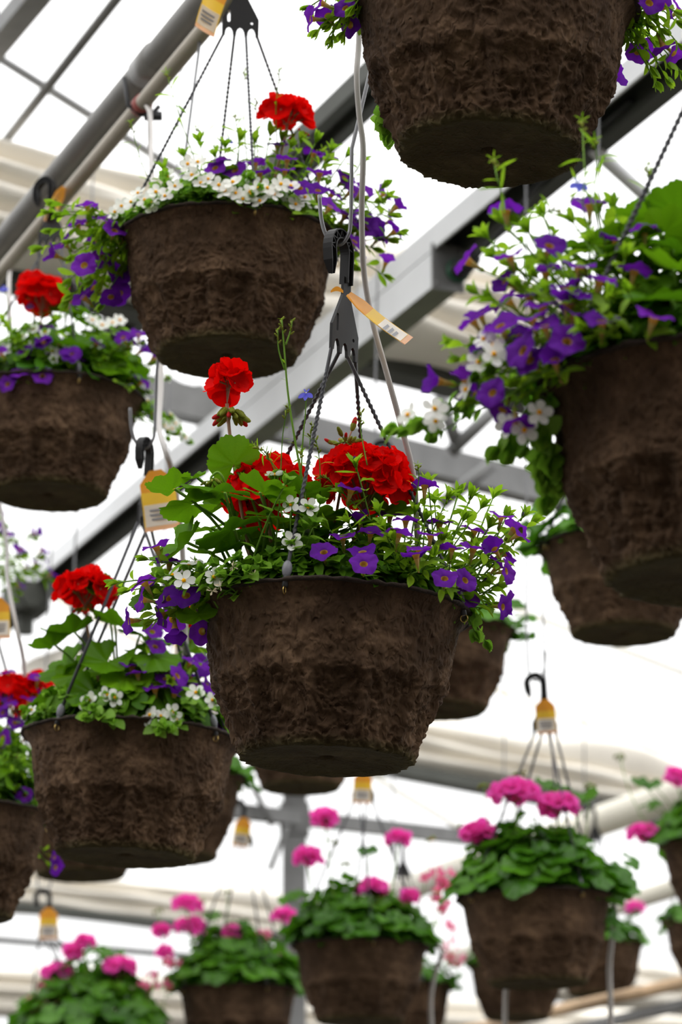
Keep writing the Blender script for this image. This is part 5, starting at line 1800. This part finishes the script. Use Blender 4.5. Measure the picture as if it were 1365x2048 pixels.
def wire_hook(pt, top, label, ux=V((1, 0, 0))):
    """galvanised wire with a J at its foot bearing the basket hook"""
    mb = MB()
    pt = V(pt)
    top = V(top)
    w = .028
    path = [top - pt, V((w * .55, 0, .12)) * 1.0, V((w * .5, 0, .03)), V((w * .38, 0, .008)), V((0, 0, -.004)), V((-w * .5, 0, .006)), V((-w * .75, 0, .028)), V((-w * .85, 0, .06))]
    path = [path[0]] + [ux * q.x + V((0, 0, q.z)) for q in path[1:]]
    pp = [path[0], path[0].lerp(path[1], .5)] + smooth_path(path[1:], 6)
    mb.tube(pp, .0024, 6)
    o = link_obj('wire_hanger', mb.mesh('wire_hanger', 'wire'))
    o.location = pt
    return tag(o, label, 'wire hanger', 'wires that carry the lower baskets')


def top_over(p, z=ZB + 2.05):
    return V((p.x + .01, p.y, z))


wire_hook(D.hookpt, on_pipe(D.hookpt) + V((0, 0, .0)), 'bent grey wire carrying the hook of the centre basket')
wire_hook(F.hookpt, on_pipe(F.hookpt), 'bent grey wire carrying the hook of the lower left basket, beside the left pot')
for b_, lab in ((Mm, 'thin straight wire above the black hook at lower right'), (Nn, 'thin wire above the bottom centre pink basket'), (Oo, 'thin wire above the bottom pink basket with the slanted orange tag'),
                (Pp, 'thin wire above the bottom left corner pink basket'), (G, 'thin wire at the left edge above the dark lower basket'), (A, 'wire above the top right basket'), (E, 'wire above the nearest right basket'),
                (Hh, 'wire above the basket behind the centre basket'), (Ii, 'wire above the basket behind the nearest one'), (Qq, 'wire above the basket cut off by the right edge'), (Jj, 'wire above the basket hidden behind the lower left one'),
                (Kk, 'wire above the basket peeking out under the lower left basket'), (Ll, 'wire above the basket peeking out beneath the centre basket'), (Rr, 'wire above the small far basket low at the right edge'),
                (Ss, 'wire above the small far basket right of the hooked pink one'), (Tt, 'wire above the small far basket left of the hooked pink one'), (Uu, 'wire above the small far basket behind the bottom centre one'), (X, 'wire above the basket outside the left edge')):
    wire_hook(b_.hookpt, top_over(b_.hookpt, ZB + 3.0), lab, V((-1, 0, 0)))


def drip(label, pts, r=.0042, mat='tube'):
    mb = MB()
    pts = [V(p) for p in pts]
    o0 = pts[-1]
    mb.tube([p - o0 for p in smooth_path(pts, 7)], r, 8)
    o = link_obj('drip_tube', mb.mesh('drip_tube', mat))
    o.location = o0
    # little barbed dripper at the wet end
    m2 = MB()
    m2.tube([V((0, 0, -.012)), V((0, 0, .006))], r * 1.5, 8)
    m2.ellipsoid((0, 0, -.014), (r, r, r * 2))
    link_obj('dripper', m2.mesh('dripper', 'black'), o)
    return tag(o, label, 'drip tube', 'thin irrigation tubes')


dd = D.depth
drip('pale grey drip tube running past the centre basket hook into its flowers', [on_pipe(D.hookpt) + V((.03, 0, 0)), P(722, -200, dd + .05), P(719, 60, dd + .05), P(714, 150, dd + .04), P(719, 230, dd + .04), P(727, 300, dd + .04), P(724, 420, dd + .04), P(728, 540, dd + .04), P(745, 640, dd + .03), P(775, 750, dd + .0), P(805, 860, dd), P(829, 965, dd + .0), P(838, 1150, dd)], .0037)
fd = F.depth
drip('grey drip tube dropping beside the left basket hook', [P(300, 215, 4.75), P(303, 330, 4.75), P(318, 600, 4.7), P(322, 760, 4.6), P(318, 850, 4.5), P(330, 900, fd), P(347, 955, fd), P(365, 1100, fd), P(372, 1320, fd)], .0045)
drip('short grey drip tube from the beige water line to the upper left basket', [PZ(290, 208, ZB + 1.985), P(299, 225, 4.72), P(303, 260, 4.6), P(303, 330, 4.45), P(310, 440, B.depth)], .0032)
drip('thin drip tube at the left edge reaching down to the dark lower basket', [P(-20, 900, 5.4), P(12, 1080, 5.2), P(14, 1150, 5.1), P(32, 1250, G.depth), P(48, 1330, G.depth), P(52, 1450, G.depth)], .0035)
drip('drip tube hanging behind the pink basket under the hook', [P(1205, 1765, 6.1), P(1228, 1800, 6.12), P(1228, 1850, 6.15), P(1220, 1930, 6.2), P(1222, 2010, 6.2), P(1222, 2120, 6.2)], .006)
drip('drip tube hanging right of the bottom centre pink basket', [P(850, 1870, 6.95), P(884, 1900, 6.9), P(873, 1940, 6.9), P(862, 2000, 6.9), P(866, 2100, 6.9)], .006)
drip('drip tube dropping under the left part of the pink basket under the hook', [P(1015, 1965, 6.1), P(1012, 1990, 6.1), P(1011, 2020, 6.1), P(1010, 2090, 6.1)], .006)
drip('thin drip tube above the hook at lower right', [P(1080, 880, 6.4), P(1082, 950, 6.4), P(1086, 1100, 6.3), P(1090, 1330, 6.2), P(1105, 1500, 6.1), P(1120, 1700, 6.1)], .0025, 'tube_dark')
drip('drip tube bending in front of the left basket strands', [PZ(20, 540, ZB + 1.985), P(18, 570, 5.3), P(20, 640, 5.2), P(30, 760, 5.17)], .004)


def view_rot(down, normal):
    """tag rotation: its length along `down`, print side facing `normal` (world)"""
    z = -V(down).normalized()
    y = -V(normal)
    y = (y - z * y.dot(z)).normalized()
    x = y.cross(z)
    return Matrix((x, y, z)).transposed()


def pd(dx, dy, dz=0):
    return RGT * dx - UPV * dy + FWD * dz


plant_tag(P(693, 592, dd - .02), view_rot(pd(105, 108, 0), pd(.72, -.66, -.30)), 'orange and white tag seen almost edge-on at the centre basket hook', 1.15)
mb = MB()
for i in range(7):
    t = i / 6
    c = V((-.0035 - .015 * t, -.002, .004 + .003 * math.sin(t * 3)))
    w = .0045 * math.sin(math.pi * (.15 + .75 * t))
    mb.v += [tuple(c + V((0, 0, w))), tuple(c + V((0, .002, -w * .2)))]
mb.f = [(2 * i, 2 * i + 1, 2 * i + 3, 2 * i + 2) for i in range(6)]
mb.m = [0] * 6
tb = link_obj('tag_loop', mb.mesh('tag_loop', 'tag_orange'), [o for o in bpy.data.objects if o.name == 'plant_tag'][0])
tb.matrix_basis = tb.parent.matrix_basis.to_3x3().inverted().to_4x4()
plant_tag(P(312, 940, fd - .02), view_rot(pd(12, 80, .1), pd(-.15, 0, -1)), 'large orange tag with white panel beside the left basket', 1.15)
plant_tag(P(440, -38, B.depth - .03), view_rot(pd(-32, 70, .2), pd(.85, .2, -.7)), 'faded tag on the water line at the top of the picture', 1.0)
plant_tag(P(125, 372, C_.depth + .02), view_rot(pd(-45, 75, -.2), pd(.95, .1, -.3)), 'orange tag turned edge-on at the hook on the grey pipe', .9)
plant_tag(P(1089, 1398, Mm.depth - .01), view_rot(pd(4, 64, .1), pd(.1, 0, -1)), 'yellow and white tag on the black hook at lower right', .92)
plant_tag(P(727, 1543, Nn.depth - .01), view_rot(pd(-2, 64, .1), pd(-.1, 0, -1)), 'yellow and white tag hanging just below the centre basket', .95)
plant_tag(P(489, 1635, Oo.depth - .01), view_rot(pd(-14, 60, .1), pd(.4, 0, -1)), 'slanted orange and white tag right of the lower left basket', 1.0)
plant_tag(P(97, 1815, Pp.depth - .01), view_rot(pd(0, 50, .1), pd(.1, 0, -1)), 'blurred orange tag above the bottom left pink flowers', 1.05)
plant_tag(P(-6, 1195, G.depth - .01), view_rot(pd(2, 60, .1), pd(.1, 0, -1)), 'yellow tag cut by the left edge', .9)
plant_tag(P(364, 1260, Jj.depth - .01), view_rot(pd(0, 50, .1), pd(.1, 0, -1)), 'small pale tag glimpsed between the centre basket and the lower left basket', .8)
print('objects', len(bpy.data.objects))
